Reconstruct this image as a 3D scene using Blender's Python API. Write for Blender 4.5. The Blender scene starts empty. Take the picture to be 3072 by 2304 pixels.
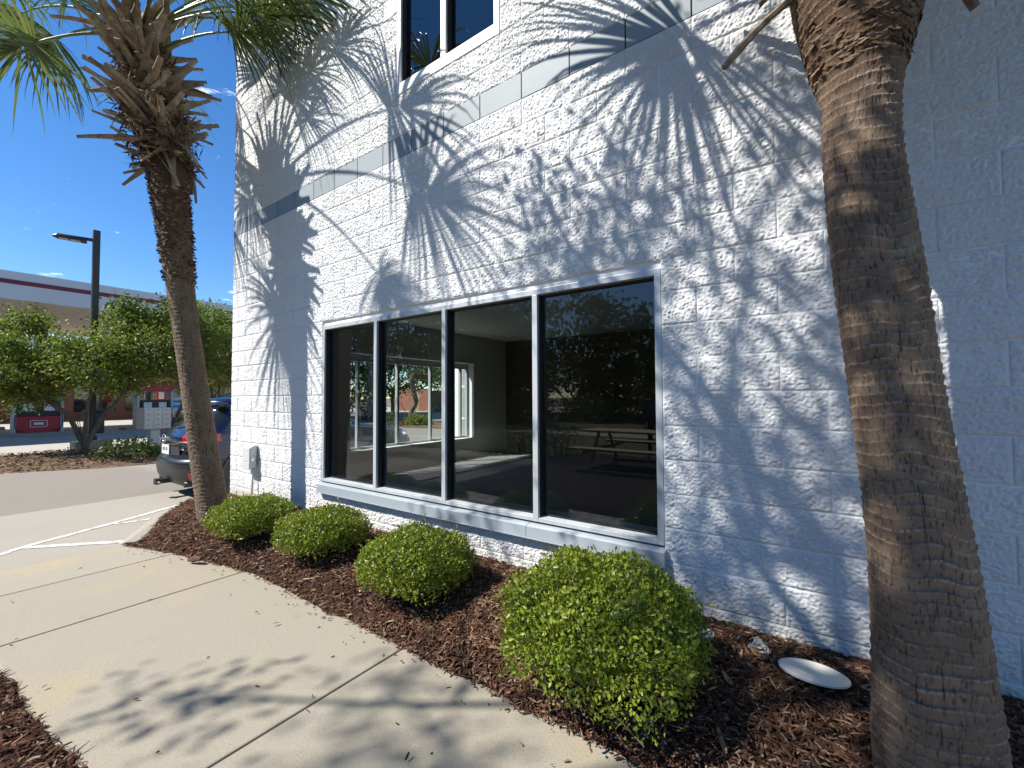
import bpy, math, random
import numpy as np
from mathutils import Vector, Matrix, noise as mnoise

# ------------------------------------------------------------------ camera, sky, sun, exposure
SC = bpy.context.scene
COL = SC.collection
RAD = math.radians
FPX, YAW, PITCH, ROLL, DIST, CAMH = 1292.4, RAD(54.935), RAD(1.782), RAD(-.2588), 2.670, 1.45
fw = np.array([-math.cos(YAW)*math.cos(PITCH), math.sin(YAW)*math.cos(PITCH), math.sin(PITCH)])
_r = np.cross(fw, [0, 0, 1]); _r /= np.linalg.norm(_r); _u = np.cross(_r, fw)
RT = _r*math.cos(ROLL)+_u*math.sin(ROLL); UP = -_r*math.sin(ROLL)+_u*math.cos(ROLL)
EYE = np.array([0, -DIST, CAMH])
cd = bpy.data.cameras.new('camera'); cam = bpy.data.objects.new('camera', cd); COL.objects.link(cam)
cd.sensor_width = 36; cd.lens = FPX/3072*36; cd.clip_start = .02; cd.clip_end = 2000
cam.matrix_world = Matrix(((RT[0], UP[0], -fw[0], EYE[0]), (RT[1], UP[1], -fw[1], EYE[1]), (RT[2], UP[2], -fw[2], EYE[2]), (0, 0, 0, 1)))
SC.camera = cam

SUN = np.array([.79, 1., -1.42]); SUN /= np.linalg.norm(SUN)      # direction the light travels
sl = bpy.data.lights.new('sun', 'SUN'); so = bpy.data.objects.new('sun', sl); COL.objects.link(so)
sl.energy = 4.6; sl.angle = RAD(.53); sl.color = (1, .955, .88)
so.rotation_euler = Vector(SUN).to_track_quat('-Z', 'Y').to_euler()
wd = bpy.data.worlds.new('World'); SC.world = wd; wd.use_nodes = True
_n, _l = wd.node_tree.nodes, wd.node_tree.links
sky = _n.new('ShaderNodeTexSky'); sky.sky_type = 'NISHITA'; sky.sun_disc = False
sky.sun_elevation = math.asin(-SUN[2]); sky.sun_rotation = math.atan2(-SUN[0], -SUN[1])
sky.ozone_density = 3.0; sky.dust_density = .0; sky.air_density = 1.0; sky.altitude = 1200
tc = _n.new('ShaderNodeTexCoord'); mp = _n.new('ShaderNodeMapping'); mp.inputs['Scale'].default_value = (8, 8, 30); mp.inputs['Location'].default_value = (1.7, .4, 0)
nz = _n.new('ShaderNodeTexNoise'); nz.inputs['Scale'].default_value = 1; nz.inputs['Detail'].default_value = 9; nz.inputs['Roughness'].default_value = .62
cr = _n.new('ShaderNodeValToRGB'); cr.color_ramp.elements[0].position = .64; cr.color_ramp.elements[1].position = .76
mx = _n.new('ShaderNodeMix'); mx.data_type = 'RGBA'; mx.inputs['B'].default_value = (8.5, 8.8, 9.2, 1)
_l.new(tc.outputs['Generated'], mp.inputs[0]); _l.new(mp.outputs[0], nz.inputs['Vector']); _l.new(nz.outputs[0], cr.inputs[0])
hsv = _n.new('ShaderNodeHueSaturation'); hsv.inputs['Saturation'].default_value = 1.25; hsv.inputs['Hue'].default_value = .503; hsv.inputs['Value'].default_value = .84; _l.new(sky.outputs[0], hsv.inputs['Color'])
_l.new(cr.outputs[0], mx.inputs['Factor']); _l.new(hsv.outputs[0], mx.inputs['A'])
_l.new(mx.outputs['Result'], _n['Background'].inputs[0]); _n['Background'].inputs[1].default_value = .13
SC.view_settings.view_transform = 'Standard'; SC.view_settings.look = 'None'; SC.view_settings.gamma = 1
SC.view_settings.exposure = .82
SC.cycles.max_bounces = 10; SC.cycles.transparent_max_bounces = 24; SC.cycles.caustics_reflective = False; SC.cycles.caustics_refractive = False
SC.cycles.sample_clamp_indirect = 6

rng = np.random.default_rng(7); random.seed(7)
LOT = -.15                                     # level of the car park below the pavement

def ray(u, v): return fw+(u-1536)/FPX*RT+(1152-v)/FPX*UP
def at(u, v, z): return EYE+z*ray(u, v)
def on_ground(u, v, h=0.): d = ray(u, v); return EYE+(h-CAMH)/d[2]*d
def project(P):
    d = np.asarray(P)-EYE; z = d@fw
    return 1536+FPX*(d@RT)/z, 1152-FPX*(d@UP)/z, z

# ------------------------------------------------------------------ materials
def mat(name, base, rough=.6, var=(), bump=(), metal=0., spec=.5, coat=0., island=None, trans=0., tcol=None, objrand=0., island_bright=0.):
    m = bpy.data.materials.new(name); m.use_nodes = True
    N, L = m.node_tree.nodes, m.node_tree.links; P = N['Principled BSDF']
    P.inputs['Roughness'].default_value = rough; P.inputs['Metallic'].default_value = metal
    P.inputs['Specular IOR Level'].default_value = spec; P.inputs['Coat Weight'].default_value = coat
    geo = N.new('ShaderNodeNewGeometry'); pos = geo.outputs['Position']
    def tex(kind, scale, stretch, detail=6, rgh=.6):
        mpn = N.new('ShaderNodeMapping'); mpn.inputs['Scale'].default_value = stretch or (1, 1, 1); L.new(pos, mpn.inputs[0])
        if kind == 'voronoi':
            t = N.new('ShaderNodeTexVoronoi'); t.inputs['Scale'].default_value = scale; L.new(mpn.outputs[0], t.inputs['Vector']); return t.outputs['Distance']
        if kind == 'crack':
            t = N.new('ShaderNodeTexVoronoi'); t.feature = 'DISTANCE_TO_EDGE'; t.inputs['Scale'].default_value = scale; L.new(mpn.outputs[0], t.inputs['Vector']); return t.outputs['Distance']
        t = N.new('ShaderNodeTexNoise'); t.inputs['Scale'].default_value = scale; t.inputs['Detail'].default_value = detail; t.inputs['Roughness'].default_value = rgh
        L.new(mpn.outputs[0], t.inputs['Vector']); return t.outputs[0]
    cur = None
    def rgb(c): return tuple(c)+(1,) if len(c) == 3 else tuple(c)
    P.inputs['Base Color'].default_value = rgb(base)
    def mixin(fac, c):
        nonlocal cur
        k = N.new('ShaderNodeMix'); k.data_type = 'RGBA'; L.new(fac, k.inputs['Factor'])
        if cur is None: k.inputs['A'].default_value = rgb(base)
        else: L.new(cur, k.inputs['A'])
        k.inputs['B'].default_value = rgb(c); cur = k.outputs['Result']
    if island:
        cols = [base]+list(island); ramp = N.new('ShaderNodeValToRGB'); ramp.color_ramp.interpolation = 'LINEAR'
        while len(ramp.color_ramp.elements) < len(cols): ramp.color_ramp.elements.new(.5)
        for i, c in enumerate(cols):
            ramp.color_ramp.elements[i].position = i/(len(cols)-1); ramp.color_ramp.elements[i].color = rgb(c)
        L.new(geo.outputs['Random Per Island'], ramp.inputs[0]); cur = ramp.outputs[0]
    for v in var:
        kind, scale, c, lo, hi = v[:5]; st = v[5] if len(v) > 5 else None
        mr = N.new('ShaderNodeMapRange'); mr.inputs['From Min'].default_value = lo; mr.inputs['From Max'].default_value = hi
        mr.inputs['To Max'].default_value = v[6] if len(v) > 6 else 1.
        if kind == 'scar':
            an = N.new('ShaderNodeAttribute'); an.attribute_name = 'scar'; L.new(an.outputs['Fac'], mr.inputs[0])
        elif kind == 'height':
            sx = N.new('ShaderNodeSeparateXYZ'); L.new(pos, sx.inputs[0]); L.new(sx.outputs[2], mr.inputs[0])
        else: L.new(tex(kind, scale, st), mr.inputs[0])
        mixin(mr.outputs[0], c)
    if objrand:
        oi = N.new('ShaderNodeObjectInfo'); mr = N.new('ShaderNodeMapRange'); mr.inputs['To Min'].default_value = 1-objrand; mr.inputs['To Max'].default_value = 1+objrand
        L.new(oi.outputs['Random'], mr.inputs[0]); hs = N.new('ShaderNodeHueSaturation'); L.new(mr.outputs[0], hs.inputs['Value'])
        if cur is None: hs.inputs['Color'].default_value = rgb(base)
        else: L.new(cur, hs.inputs['Color'])
        cur = hs.outputs[0]
    if cur is not None: L.new(cur, P.inputs['Base Color'])
    nrm = None
    for b in bump:
        kind, scale, strength, dist = b[:4]; st = b[4] if len(b) > 4 else None
        bn = N.new('ShaderNodeBump'); bn.inputs['Strength'].default_value = strength; bn.inputs['Distance'].default_value = dist
        h = tex(kind, scale, st)
        if kind == 'crack':
            mr = N.new('ShaderNodeMapRange'); mr.inputs['From Max'].default_value = .09; L.new(h, mr.inputs[0]); h = mr.outputs[0]
        L.new(h, bn.inputs['Height'])
        if nrm: L.new(nrm, bn.inputs['Normal'])
        nrm = bn.outputs[0]
    if nrm: L.new(nrm, P.inputs['Normal'])
    if trans:
        t = N.new('ShaderNodeBsdfTranslucent'); mxs = N.new('ShaderNodeMixShader'); mxs.inputs[0].default_value = trans
        if cur is not None and tcol is None: L.new(cur, t.inputs[0])
        else: t.inputs[0].default_value = rgb(tcol or base)
        L.new(P.outputs[0], mxs.inputs[1]); L.new(t.outputs[0], mxs.inputs[2]); L.new(mxs.outputs[0], N['Material Output'].inputs[0])
    return m

def glass_mat(name, tint, ior=1.5, rough=0.):
    m = bpy.data.materials.new(name); m.use_nodes = True
    N, L = m.node_tree.nodes, m.node_tree.links; N.remove(N['Principled BSDF'])
    fr = N.new('ShaderNodeFresnel'); fr.inputs[0].default_value = ior
    t = N.new('ShaderNodeBsdfTransparent'); t.inputs[0].default_value = tuple(tint)+(1,)
    g = N.new('ShaderNodeBsdfGlossy'); g.inputs['Roughness'].default_value = rough; g.inputs[0].default_value = (1, 1, 1, 1)
    x = N.new('ShaderNodeMixShader'); L.new(fr.outputs[0], x.inputs[0]); L.new(t.outputs[0], x.inputs[1]); L.new(g.outputs[0], x.inputs[2])
    L.new(x.outputs[0], N['Material Output'].inputs[0]); return m

M = {}
M['paint'] = mat('white block paint', (.78, .785, .785), .62, var=[('noise', .9, (.71, .72, .725), .45, .75), ('noise', 14, (.66, .66, .65), .6, .8, None, .6), ('noise', 1.7, (.70, .67, .60), .60, .78, (1, 1, .4), .5), ('height', 0, (.56, .51, .44), .42, .17, None, .55)],
                 bump=[('noise', 100, 1., .008), ('noise', 280, .8, .004)], objrand=.02)
M['mortar'] = mat('painted mortar', (.77, .775, .775), .7, var=[('noise', 3, (.62, .62, .62), .5, .75)], bump=[('noise', 150, .4, .003)])
M['band'] = mat('grey band paint', (.285, .325, .35), .6, var=[('noise', 2, (.25, .29, .31), .4, .7), ('noise', 60, (.2, .22, .23), .68, .74)], bump=[('noise', 300, .25, .002)], objrand=.05)
M['joint'] = mat('dark joint', (.02, .022, .025), .9)
M['alu'] = mat('anodised aluminium', (.54, .57, .58), .40, var=[('noise', 6, (.47, .50, .51), .45, .7, (1, 1, .15)), ('noise', 90, (.42, .44, .45), .66, .8)], metal=.2)
M['alu_shaded'] = mat('sill aluminium darkened as shade', (.42, .47, .50), .42, var=[('noise', 9, (.36, .40, .44), .5, .75, (.2, 1, 1))], metal=.2)  # darker and bluer than the frame: shade on the sill put into colour
M['whiteframe'] = mat('white window frame', (.8, .8, .78), .4)
M['gasket'] = mat('black gasket', (.012, .013, .014), .5)
M['glass'] = glass_mat('window glass', (.93, .97, .94), 1.65)
M['glass_up'] = glass_mat('upper window glass', (.30, .36, .42), 1.9)
M['room'] = mat('interior wall paint', (.72, .70, .62), .8, var=[('noise', .6, (.67, .65, .57), .4, .7)])
M['roomwhite'] = mat('interior white drywall', (.87, .88, .87), .8)
M['roomshade'] = mat('back wall darkened for dim room', (.10, .085, .06), .8, var=[('noise', .8, (.075, .065, .045), .4, .7)])  # dimness of the room's depth put into the back wall colour
M['ceil'] = mat('interior ceiling', (.78, .79, .74), .9)
M['carpet'] = mat('interior floor', (.20, .21, .20), .85, var=[('noise', 40, (.14, .15, .145), .4, .7)])
M['vinyl'] = mat('grey plastic box', (.55, .58, .56), .5)
M['concrete'] = mat('broomed concrete', (.305, .275, .215), .85, var=[('noise', 1.1, (.315, .275, .21), .45, .72), ('noise', .8, (.39, .315, .165), .52, .70, None, .75), ('noise', 5, (.26, .225, .175), .60, .74, None, .7), ('noise', 120, (.19, .165, .125), .52, .68, None, .85), ('noise', 420, (.46, .42, .34), .55, .7, None, .8)],
                    bump=[('noise', 320, .35, .004), ('noise', 60, .2, .006)])
M['apron'] = mat('concrete apron', (.33, .30, .245), .88, var=[('noise', .6, (.31, .28, .23), .42, .7), ('noise', 60, (.26, .235, .195), .5, .7, None, .8), ('noise', 3, (.33, .31, .27), .6, .75)], bump=[('noise', 150, .35, .006)])
M['asphalt'] = mat('worn asphalt', (.24, .208, .168), .9, var=[('noise', .4, (.225, .195, .16), .4, .7), ('noise', 45, (.19, .18, .16), .5, .7), ('noise', .25, (.32, .3, .26), .55, .7, (.3, 1, 1))], bump=[('noise', 90, .5, .008)])
M['stationslab'] = mat('station concrete', (.41, .375, .32), .9, var=[('noise', .3, (.39, .355, .30), .45, .7), ('noise', 8, (.42, .39, .34), .55, .75)])
M['ground'] = mat('dry ground', (.20, .18, .12), .95, var=[('noise', .12, (.10, .11, .05), .4, .65), ('noise', 3, (.24, .2, .13), .5, .7)])
M['paintline'] = mat('road paint', (.68, .68, .65), .7, var=[('noise', 14, (.42, .39, .33), .50, .60), ('noise', 60, (.4, .38, .33), .6, .7)])
M['soil'] = mat('dark mulch bed', (.062, .032, .021), .95, spec=.1, var=[('noise', 9, (.030, .018, .014), .4, .65), ('noise', 40, (.095, .055, .040), .55, .75)], bump=[('noise', 55, 1., .03)])
M['chips'] = mat('wood mulch chips', (.032, .014, .008), .95, spec=.12, island=[(.072, .033, .020), (.10, .050, .032), (.055, .026, .017), (.14, .075, .048), (.08, .042, .027), (.21, .13, .082), (.31, .22, .14)], bump=[('noise', 120, .5, .004)])
M['strawbed'] = mat('dry leaf mulch', (.19, .115, .065), .95, var=[('noise', 6, (.10, .055, .03), .4, .62), ('noise', .8, (.17, .135, .05), .56, .72, None, .6), ('noise', 25, (.28, .19, .11), .56, .75)], bump=[('noise', 30, .9, .05)])
M['lawn'] = mat('thin lawn', (.07, .085, .03), .95, var=[('noise', 1, (.12, .10, .05), .45, .65), ('noise', 20, (.04, .055, .02), .45, .65)], bump=[('noise', 40, .8, .04)])
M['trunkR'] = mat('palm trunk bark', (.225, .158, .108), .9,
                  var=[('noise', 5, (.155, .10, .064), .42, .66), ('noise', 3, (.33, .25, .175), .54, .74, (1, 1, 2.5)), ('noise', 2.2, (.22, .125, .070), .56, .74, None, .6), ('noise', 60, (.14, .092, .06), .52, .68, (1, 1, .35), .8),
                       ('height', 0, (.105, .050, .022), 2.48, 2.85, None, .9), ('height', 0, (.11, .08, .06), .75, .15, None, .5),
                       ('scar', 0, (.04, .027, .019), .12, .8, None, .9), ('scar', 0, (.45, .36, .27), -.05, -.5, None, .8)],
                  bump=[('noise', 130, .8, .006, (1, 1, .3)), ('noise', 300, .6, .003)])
M['trunkL'] = mat('left palm bark', (.19, .135, .088), .9,
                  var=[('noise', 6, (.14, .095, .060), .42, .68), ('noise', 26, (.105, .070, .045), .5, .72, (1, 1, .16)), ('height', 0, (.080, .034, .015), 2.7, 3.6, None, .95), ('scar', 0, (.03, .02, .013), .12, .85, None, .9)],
                  bump=[('noise', 100, .8, .008, (1, 1, .3)), ('noise', 250, .5, .003)])
M['boot'] = mat('dry palm boot', (.36, .28, .19), .75, var=[('noise', 18, (.19, .135, .085), .42, .66, (1, 1, 1)), ('noise', 5, (.15, .09, .05), .52, .72), ('noise', 60, (.11, .07, .04), .6, .75)], bump=[('noise', 80, .4, .004)], objrand=.3)
M['fibre'] = mat('palm fibre', (.060, .030, .014), .9, island=[(.10, .055, .028), (.15, .09, .045), (.20, .13, .075)])
M['frond'] = mat('palm frond', (.085, .125, .028), .38, island=[(.12, .16, .035), (.075, .115, .035), (.16, .18, .045)], trans=.42, spec=.6)
M['petiole'] = mat('palm petiole', (.16, .19, .06), .45)
M['bush'] = mat('shrub leaves', (.085, .14, .010), .40, island=[(.19, .27, .016), (.13, .20, .012), (.26, .335, .024), (.20, .25, .025), (.32, .36, .04), (.22, .20, .05)], trans=.33, spec=.5)
M['twig'] = mat('shrub twigs', (.10, .075, .05), .9)
M['myrtle'] = mat('myrtle leaves', (.07, .125, .014), .5, island=[(.13, .195, .02), (.18, .235, .026), (.24, .25, .04), (.10, .165, .016)], trans=.45)
M['bark'] = mat('smooth bark', (.16, .125, .095), .85, var=[('noise', 8, (.09, .07, .05), .4, .65, (1, 1, .2))], bump=[('noise', 40, .5, .01, (1, 1, .2))])
M['oakleaf'] = mat('oak leaves', (.035, .06, .012), .5, island=[(.05, .08, .016), (.07, .10, .02), (.045, .07, .012)], trans=.35)
M['dist_leaf'] = mat('far tree leaves', (.03, .055, .012), .6, island=[(.05, .08, .018), (.075, .105, .025), (.04, .06, .015)], trans=.35)
M['lit_leaf'] = mat('bright tree leaves', (.055, .11, .02), .6, island=[(.08, .15, .03), (.11, .17, .04), (.06, .1, .02)], trans=.4)
M['darkpole'] = mat('dark bronze pole', (.035, .036, .034), .5, metal=.3)
M['canopywhite'] = mat('canopy panel', (.62, .64, .66), .5, var=[('noise', .3, (.56, .58, .60), .4, .7)])
M['canopystripe'] = mat('canopy stripe', (.16, .012, .035), .5)
M['soffit'] = mat('canopy soffit', (.80, .71, .57), .45, var=[('noise', .8, (.68, .59, .46), .45, .65, (.4, 6, 1))])
M['pumpred'] = mat('pump red panel', (.42, .02, .035), .4)
M['black'] = mat('black plastic', (.018, .018, .02), .45)
M['pumpgrey'] = mat('pump grey', (.5, .5, .49), .5)
M['white'] = mat('plain white', (.78, .78, .76), .5)
M['brick'] = mat('red brick', (.27, .115, .075), .9, var=[('noise', 2, (.2, .085, .06), .4, .7)])
M['tileroof'] = mat('red brown roof', (.16, .07, .045), .85, var=[('noise', 3, (.12, .05, .035), .4, .7)])
M['timber'] = mat('weathered timber', (.30, .25, .18), .85, var=[('noise', 8, (.2, .165, .12), .45, .7, (1, 1, .1))])
M['mailbox'] = mat('grey mailbox metal', (.50, .50, .47), .45, metal=.2)
M['steel'] = mat('bright steel', (.6, .6, .6), .3, metal=.9)
M['chrome'] = mat('chrome', (.8, .8, .8), .12, metal=1.)
M['carblue'] = mat('dark blue car paint', (.005, .012, .045), .24, metal=.4, coat=1.)
M['carwhite'] = mat('white car paint', (.7, .7, .7), .3, coat=1.)
M['cargrey'] = mat('silver grey car paint', (.3, .32, .34), .3, metal=.5, coat=1.)
M['rear_reflection'] = mat('car rear darkened as reflections', (.010, .012, .017), .35, coat=.3)  # dark reflections on the car's rear put into the colour
M['cladding'] = mat('grey bumper plastic', (.04, .043, .046), .5)
M['carglass'] = mat('tinted car glass', (.012, .016, .018), .06, spec=.9)
M['tyre'] = mat('tyre rubber', (.015, .015, .015), .8)
M['redlens'] = mat('red lamp lens', (.45, .008, .012), .12, coat=1.)
M['plate'] = mat('white number plate', (.72, .74, .72), .4)
M['platetext'] = mat('plate characters', (.12, .15, .2), .5)
M['disc'] = mat('white plastic lid', (.70, .69, .62), .5, var=[('noise', 30, (.55, .53, .46), .62, .75)])
M['dryleaf'] = mat('dry leaf', (.36, .23, .10), .8, var=[('noise', 40, (.24, .14, .06), .45, .65)], trans=.2)
M['palewood'] = mat('pale wood splinter', (.38, .28, .18), .85)
M['skin'] = mat('skin', (.35, .21, .15), .6)
M['shirt'] = mat('blue shirt cloth', (.05, .10, .25), .9)
M['trousers'] = mat('dark trousers cloth', (.025, .03, .045), .9)
M['hat'] = mat('dark cap cloth', (.02, .02, .025), .9)
M['bingreen'] = mat('dark green plastic', (.015, .05, .035), .5)
M['bindark'] = mat('dark grey bin plastic', (.03, .04, .05), .5)
M['signred'] = mat('red sign face', (.5, .03, .03), .5)
M['lampface'] = mat('lamp diffuser', (.6, .6, .58), .4)
M['stone'] = mat('rough stone', (.3, .29, .27), .9)
M['weed'] = mat('weed blades', (.12, .2, .03), .6, trans=.3)

# ------------------------------------------------------------------ object helpers
def chain(p):
    v = Vector((0, 0, 0))
    while p is not None: v += p.location; p = p.parent
    return v
def tag(o, label, cat=None, group=None, kind=None):
    o['label'] = label
    if cat: o['category'] = cat
    if group: o['group'] = group
    if kind: o['kind'] = kind
    return o
def thing(name, label, cat, loc=(0, 0, 0), rz=0., group=None):
    o = bpy.data.objects.new(name, None); COL.objects.link(o); o.location = loc; o.rotation_euler = (0, 0, rz); o.empty_display_size = .1
    return tag(o, label, cat, group)
def link(name, me, m, parent=None, smooth=False):
    if m is not None and not me.materials: me.materials.append(m)
    o = bpy.data.objects.new(name, me); COL.objects.link(o)
    if parent is not None: o.parent = parent
    if smooth: me.polygons.foreach_set('use_smooth', np.ones(len(me.polygons), bool))
    return o
def mesh_np(name, V, F, m, parent=None, smooth=False, world=True):
    V = np.asarray(V, float).reshape(-1, 3)
    if world and parent is not None: V = V-np.array(chain(parent))
    me = bpy.data.meshes.new(name); F = np.asarray(F, np.int32); k = F.shape[1]
    me.vertices.add(len(V)); me.vertices.foreach_set('co', V.astype(np.float32).ravel())
    me.loops.add(F.size); me.loops.foreach_set('vertex_index', F.ravel())
    me.polygons.add(len(F)); me.polygons.foreach_set('loop_start', np.arange(0, F.size, k, dtype=np.int32))
    me.update(calc_edges=True)
    return link(name, me, m, parent, smooth)
class MB:
    def __init__(s): s.V = []; s.F = []
    def add(s, V, F):
        b = len(s.V); s.V += [tuple(map(float, v)) for v in V]; s.F += [tuple(i+b for i in f) for f in F]; return s
    def box(s, lo, hi, R=None, c=None):
        x0, y0, z0 = lo; x1, y1, z1 = hi
        V = [(x0, y0, z0), (x1, y0, z0), (x1, y1, z0), (x0, y1, z0), (x0, y0, z1), (x1, y0, z1), (x1, y1, z1), (x0, y1, z1)]
        if R is not None: V = [tuple(R @ Vector(v)+Vector(c or (0, 0, 0))) for v in V]
        return s.add(V, [(0, 3, 2, 1), (4, 5, 6, 7), (0, 1, 5, 4), (1, 2, 6, 5), (2, 3, 7, 6), (3, 0, 4, 7)])
    def tube(s, pts, rad, n=8, cap=True):
        pts = [Vector(p) for p in pts]; rad = list(rad) if hasattr(rad, '__len__') else [rad]*len(pts); b = len(s.V); ref = None
        for i, p in enumerate(pts):
            t = (pts[min(i+1, len(pts)-1)]-pts[max(i-1, 0)]); t = t.normalized() if t.length > 1e-9 else Vector((0, 0, 1))
            if ref is None: ref = t.orthogonal().normalized()
            ref = (ref-t*ref.dot(t)); ref = ref.normalized() if ref.length > 1e-6 else t.orthogonal().normalized()
            bi = t.cross(ref)
            for j in range(n):
                a = 2*math.pi*j/n; s.V.append(tuple(p+(ref*math.cos(a)+bi*math.sin(a))*rad[i]))
        for i in range(len(pts)-1):
            for j in range(n):
                k = (j+1) % n; s.F.append((b+i*n+j, b+i*n+k, b+(i+1)*n+k, b+(i+1)*n+j))
        if cap:
            s.F.append(tuple(b+j for j in reversed(range(n)))); s.F.append(tuple(b+(len(pts)-1)*n+j for j in range(n)))
        return s
    def cyl(s, p0, p1, r0, r1=None, n=16): return s.tube([p0, p1], [r0, r0 if r1 is None else r1], n)
    def prism(s, poly, z0, z1):
        n = len(poly); V = [(x, y, z0) for x, y in poly]+[(x, y, z1) for x, y in poly]
        return s.add(V, [tuple(reversed(range(n))), tuple(range(n, 2*n))]+[(i, (i+1) % n, n+(i+1) % n, n+i) for i in range(n)])
    def build(s, name, m, parent=None, smooth=False, world=True, bevel=0., seg=2):
        V = s.V
        if world and parent is not None:
            c = chain(parent); V = [(v[0]-c.x, v[1]-c.y, v[2]-c.z) for v in V]
        me = bpy.data.meshes.new(name); me.from_pydata(V, [], s.F); me.update()
        o = link(name, me, m, parent, smooth)
        if bevel:
            b = o.modifiers.new('bevel', 'BEVEL'); b.width = bevel; b.segments = seg; b.limit_method = 'ANGLE'; b.angle_limit = RAD(40)
        return o
def copy_tree(o, parent=None):
    c = o.copy(); COL.objects.link(c); c.parent = parent
    for ch in list(o.children): copy_tree(ch, c)
    return c
def unit(v): v = np.asarray(v, float); return v/np.maximum(np.linalg.norm(v, axis=-1, keepdims=True), 1e-9)

def leaf_arrays(C, D, Nn, L, W, fold=.25):
    """folded rhombic leaves: C base (n,3), D direction, Nn normal, L length, W width -> verts, tris"""
    n = len(C); D = unit(D); S = unit(np.cross(D, Nn)); Nn = np.cross(S, D); L = np.broadcast_to(L, n)[:, None]; W = np.broadcast_to(W, n)[:, None]
    a = C; t = C+D*L; mid = C+D*L*.48
    l = mid+S*W*.5+Nn*W*fold; r = mid-S*W*.5+Nn*W*fold
    V = np.stack([a, l, t, r], 1).reshape(-1, 3); b = np.arange(n)[:, None]*4
    F = np.concatenate([b+[[0, 2, 1]], b+[[0, 3, 2]]], 1).reshape(-1, 3)
    return V, F
def rand_dirs(n): return unit(rng.normal(size=(n, 3)))

# ------------------------------------------------------------------ ground and paving
def sheet(name, poly, z, m, label, kind='structure', thick=None):
    mb = MB()
    if thick: mb.prism(poly, z-thick, z)
    else: mb.add([(x, y, z) for x, y in poly], [tuple(range(len(poly)))])
    return tag(mb.build(name, m), label, kind=kind)
def rect(x0, x1, y0, y1): return [(x0, y0), (x1, y0), (x1, y1), (x0, y1)]
sheet('ground', rect(-700, 700, -700, 700), LOT-.03, M['ground'], 'dry grassy ground reaching to the horizon')
sheet('parking_lot', rect(-19.5, -9.15, -40, 60), LOT-.012, M['asphalt'], 'worn grey asphalt of the parking lot')
sheet('station_forecourt', rect(-60, -18.3, -60, 60), LOT-.008, M['stationslab'], 'pale concrete forecourt of the filling station')
ap = tag(MB().build('concrete_apron', None), 'pale concrete apron between pavement and asphalt', kind='structure')
for i, (y0, y1) in enumerate([(-14, -9.02), (-9, -4.02), (-4, 1.98), (2, 6.98), (7, 12)]):
    MB().prism(rect(-9.14, -6.29 if y1 < .5 else -6.29, y0, y1), LOT-.08, LOT+.004).build('slab', M['apron'], ap)
MB().box((-6.285, .02, LOT-.1), (-6.2, 12, LOT+.01)).build('edge_strip', M['apron'], ap)

# pavement slabs (concrete, joints across), ramp at the far end
SW0, SW1 = -2.32, -.935
sw = tag(MB().build('sidewalk', None), 'pale broomed concrete pavement running past the building', kind='structure')
xs = [-4.955, -3.955, -1.985, -.01, 1.96, 3.9, 5.9]
for a, b in zip(xs[:-1], xs[1:]):
    MB().box((a+.005, SW0, -.14), (b-.005, SW1, 0)).build('slab', M['concrete'], sw, bevel=.008)
rp = MB()
rp.add([(-6.285, SW0-.45, LOT+.006), (-4.96, SW0, 0), (-4.96, SW1, 0), (-6.285, SW1-.3, LOT+.006), (-6.285, SW0-.45, -.3), (-4.96, SW0, -.3), (-4.96, SW1, -.3), (-6.285, SW1-.3, -.3)],
       [(0, 1, 2, 3), (0, 4, 5, 1), (1, 5, 6, 2), (2, 6, 7, 3), (3, 7, 4, 0)])
rp.build('ramp_slab', M['concrete'], sw, bevel=.006)
MB().box((-4.94, SW0+.01, -.2), (6, SW1-.01, -.09)).build('joint_base', M['joint'], sw)

# painted lines on the apron
def paint_strip(pts, w, name, label):
    pts = [np.array(p[:2]) for p in pts]; mb = MB(); V = []; rr = random.Random(3)
    fine = []
    for a, b in zip(pts[:-1], pts[1:]):
        for t in np.linspace(0, 1, 14, endpoint=False): fine.append(a*(1-t)+b*t)
    fine.append(pts[-1])
    for i, p in enumerate(fine):
        d = fine[min(i+1, len(fine)-1)]-fine[max(i-1, 0)]; d /= np.linalg.norm(d); n = np.array([-d[1], d[0]])
        a, b = p+n*(w/2+rr.uniform(-.008, .008)), p-n*(w/2+rr.uniform(-.008, .008))
        V += [(a[0], a[1], LOT+.009), (b[0], b[1], LOT+.009)]
    mb.add(V, [(2*i, 2*i+1, 2*i+3, 2*i+2) for i in range(len(fine)-1)])
    return tag(mb.build(name, M['paintline']), label, kind='structure')
g = lambda u, v: on_ground(u, v, LOT+.009)
paint_strip([g(-250, 1725), g(0, 1663), g(83, 1637), g(343, 1568), g(545, 1512)], .075, 'painted_line', 'long worn white painted line crossing the concrete apron')
paint_strip([g(83, 1642), g(225, 1633), g(372, 1624)], .085, 'painted_line', 'short white painted line ending at the mulch tip')
paint_strip([g(343, 1572), g(400, 1564), g(452, 1556)], .05, 'painted_line', 'thin white painted line ending at the flared kerb')

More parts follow.
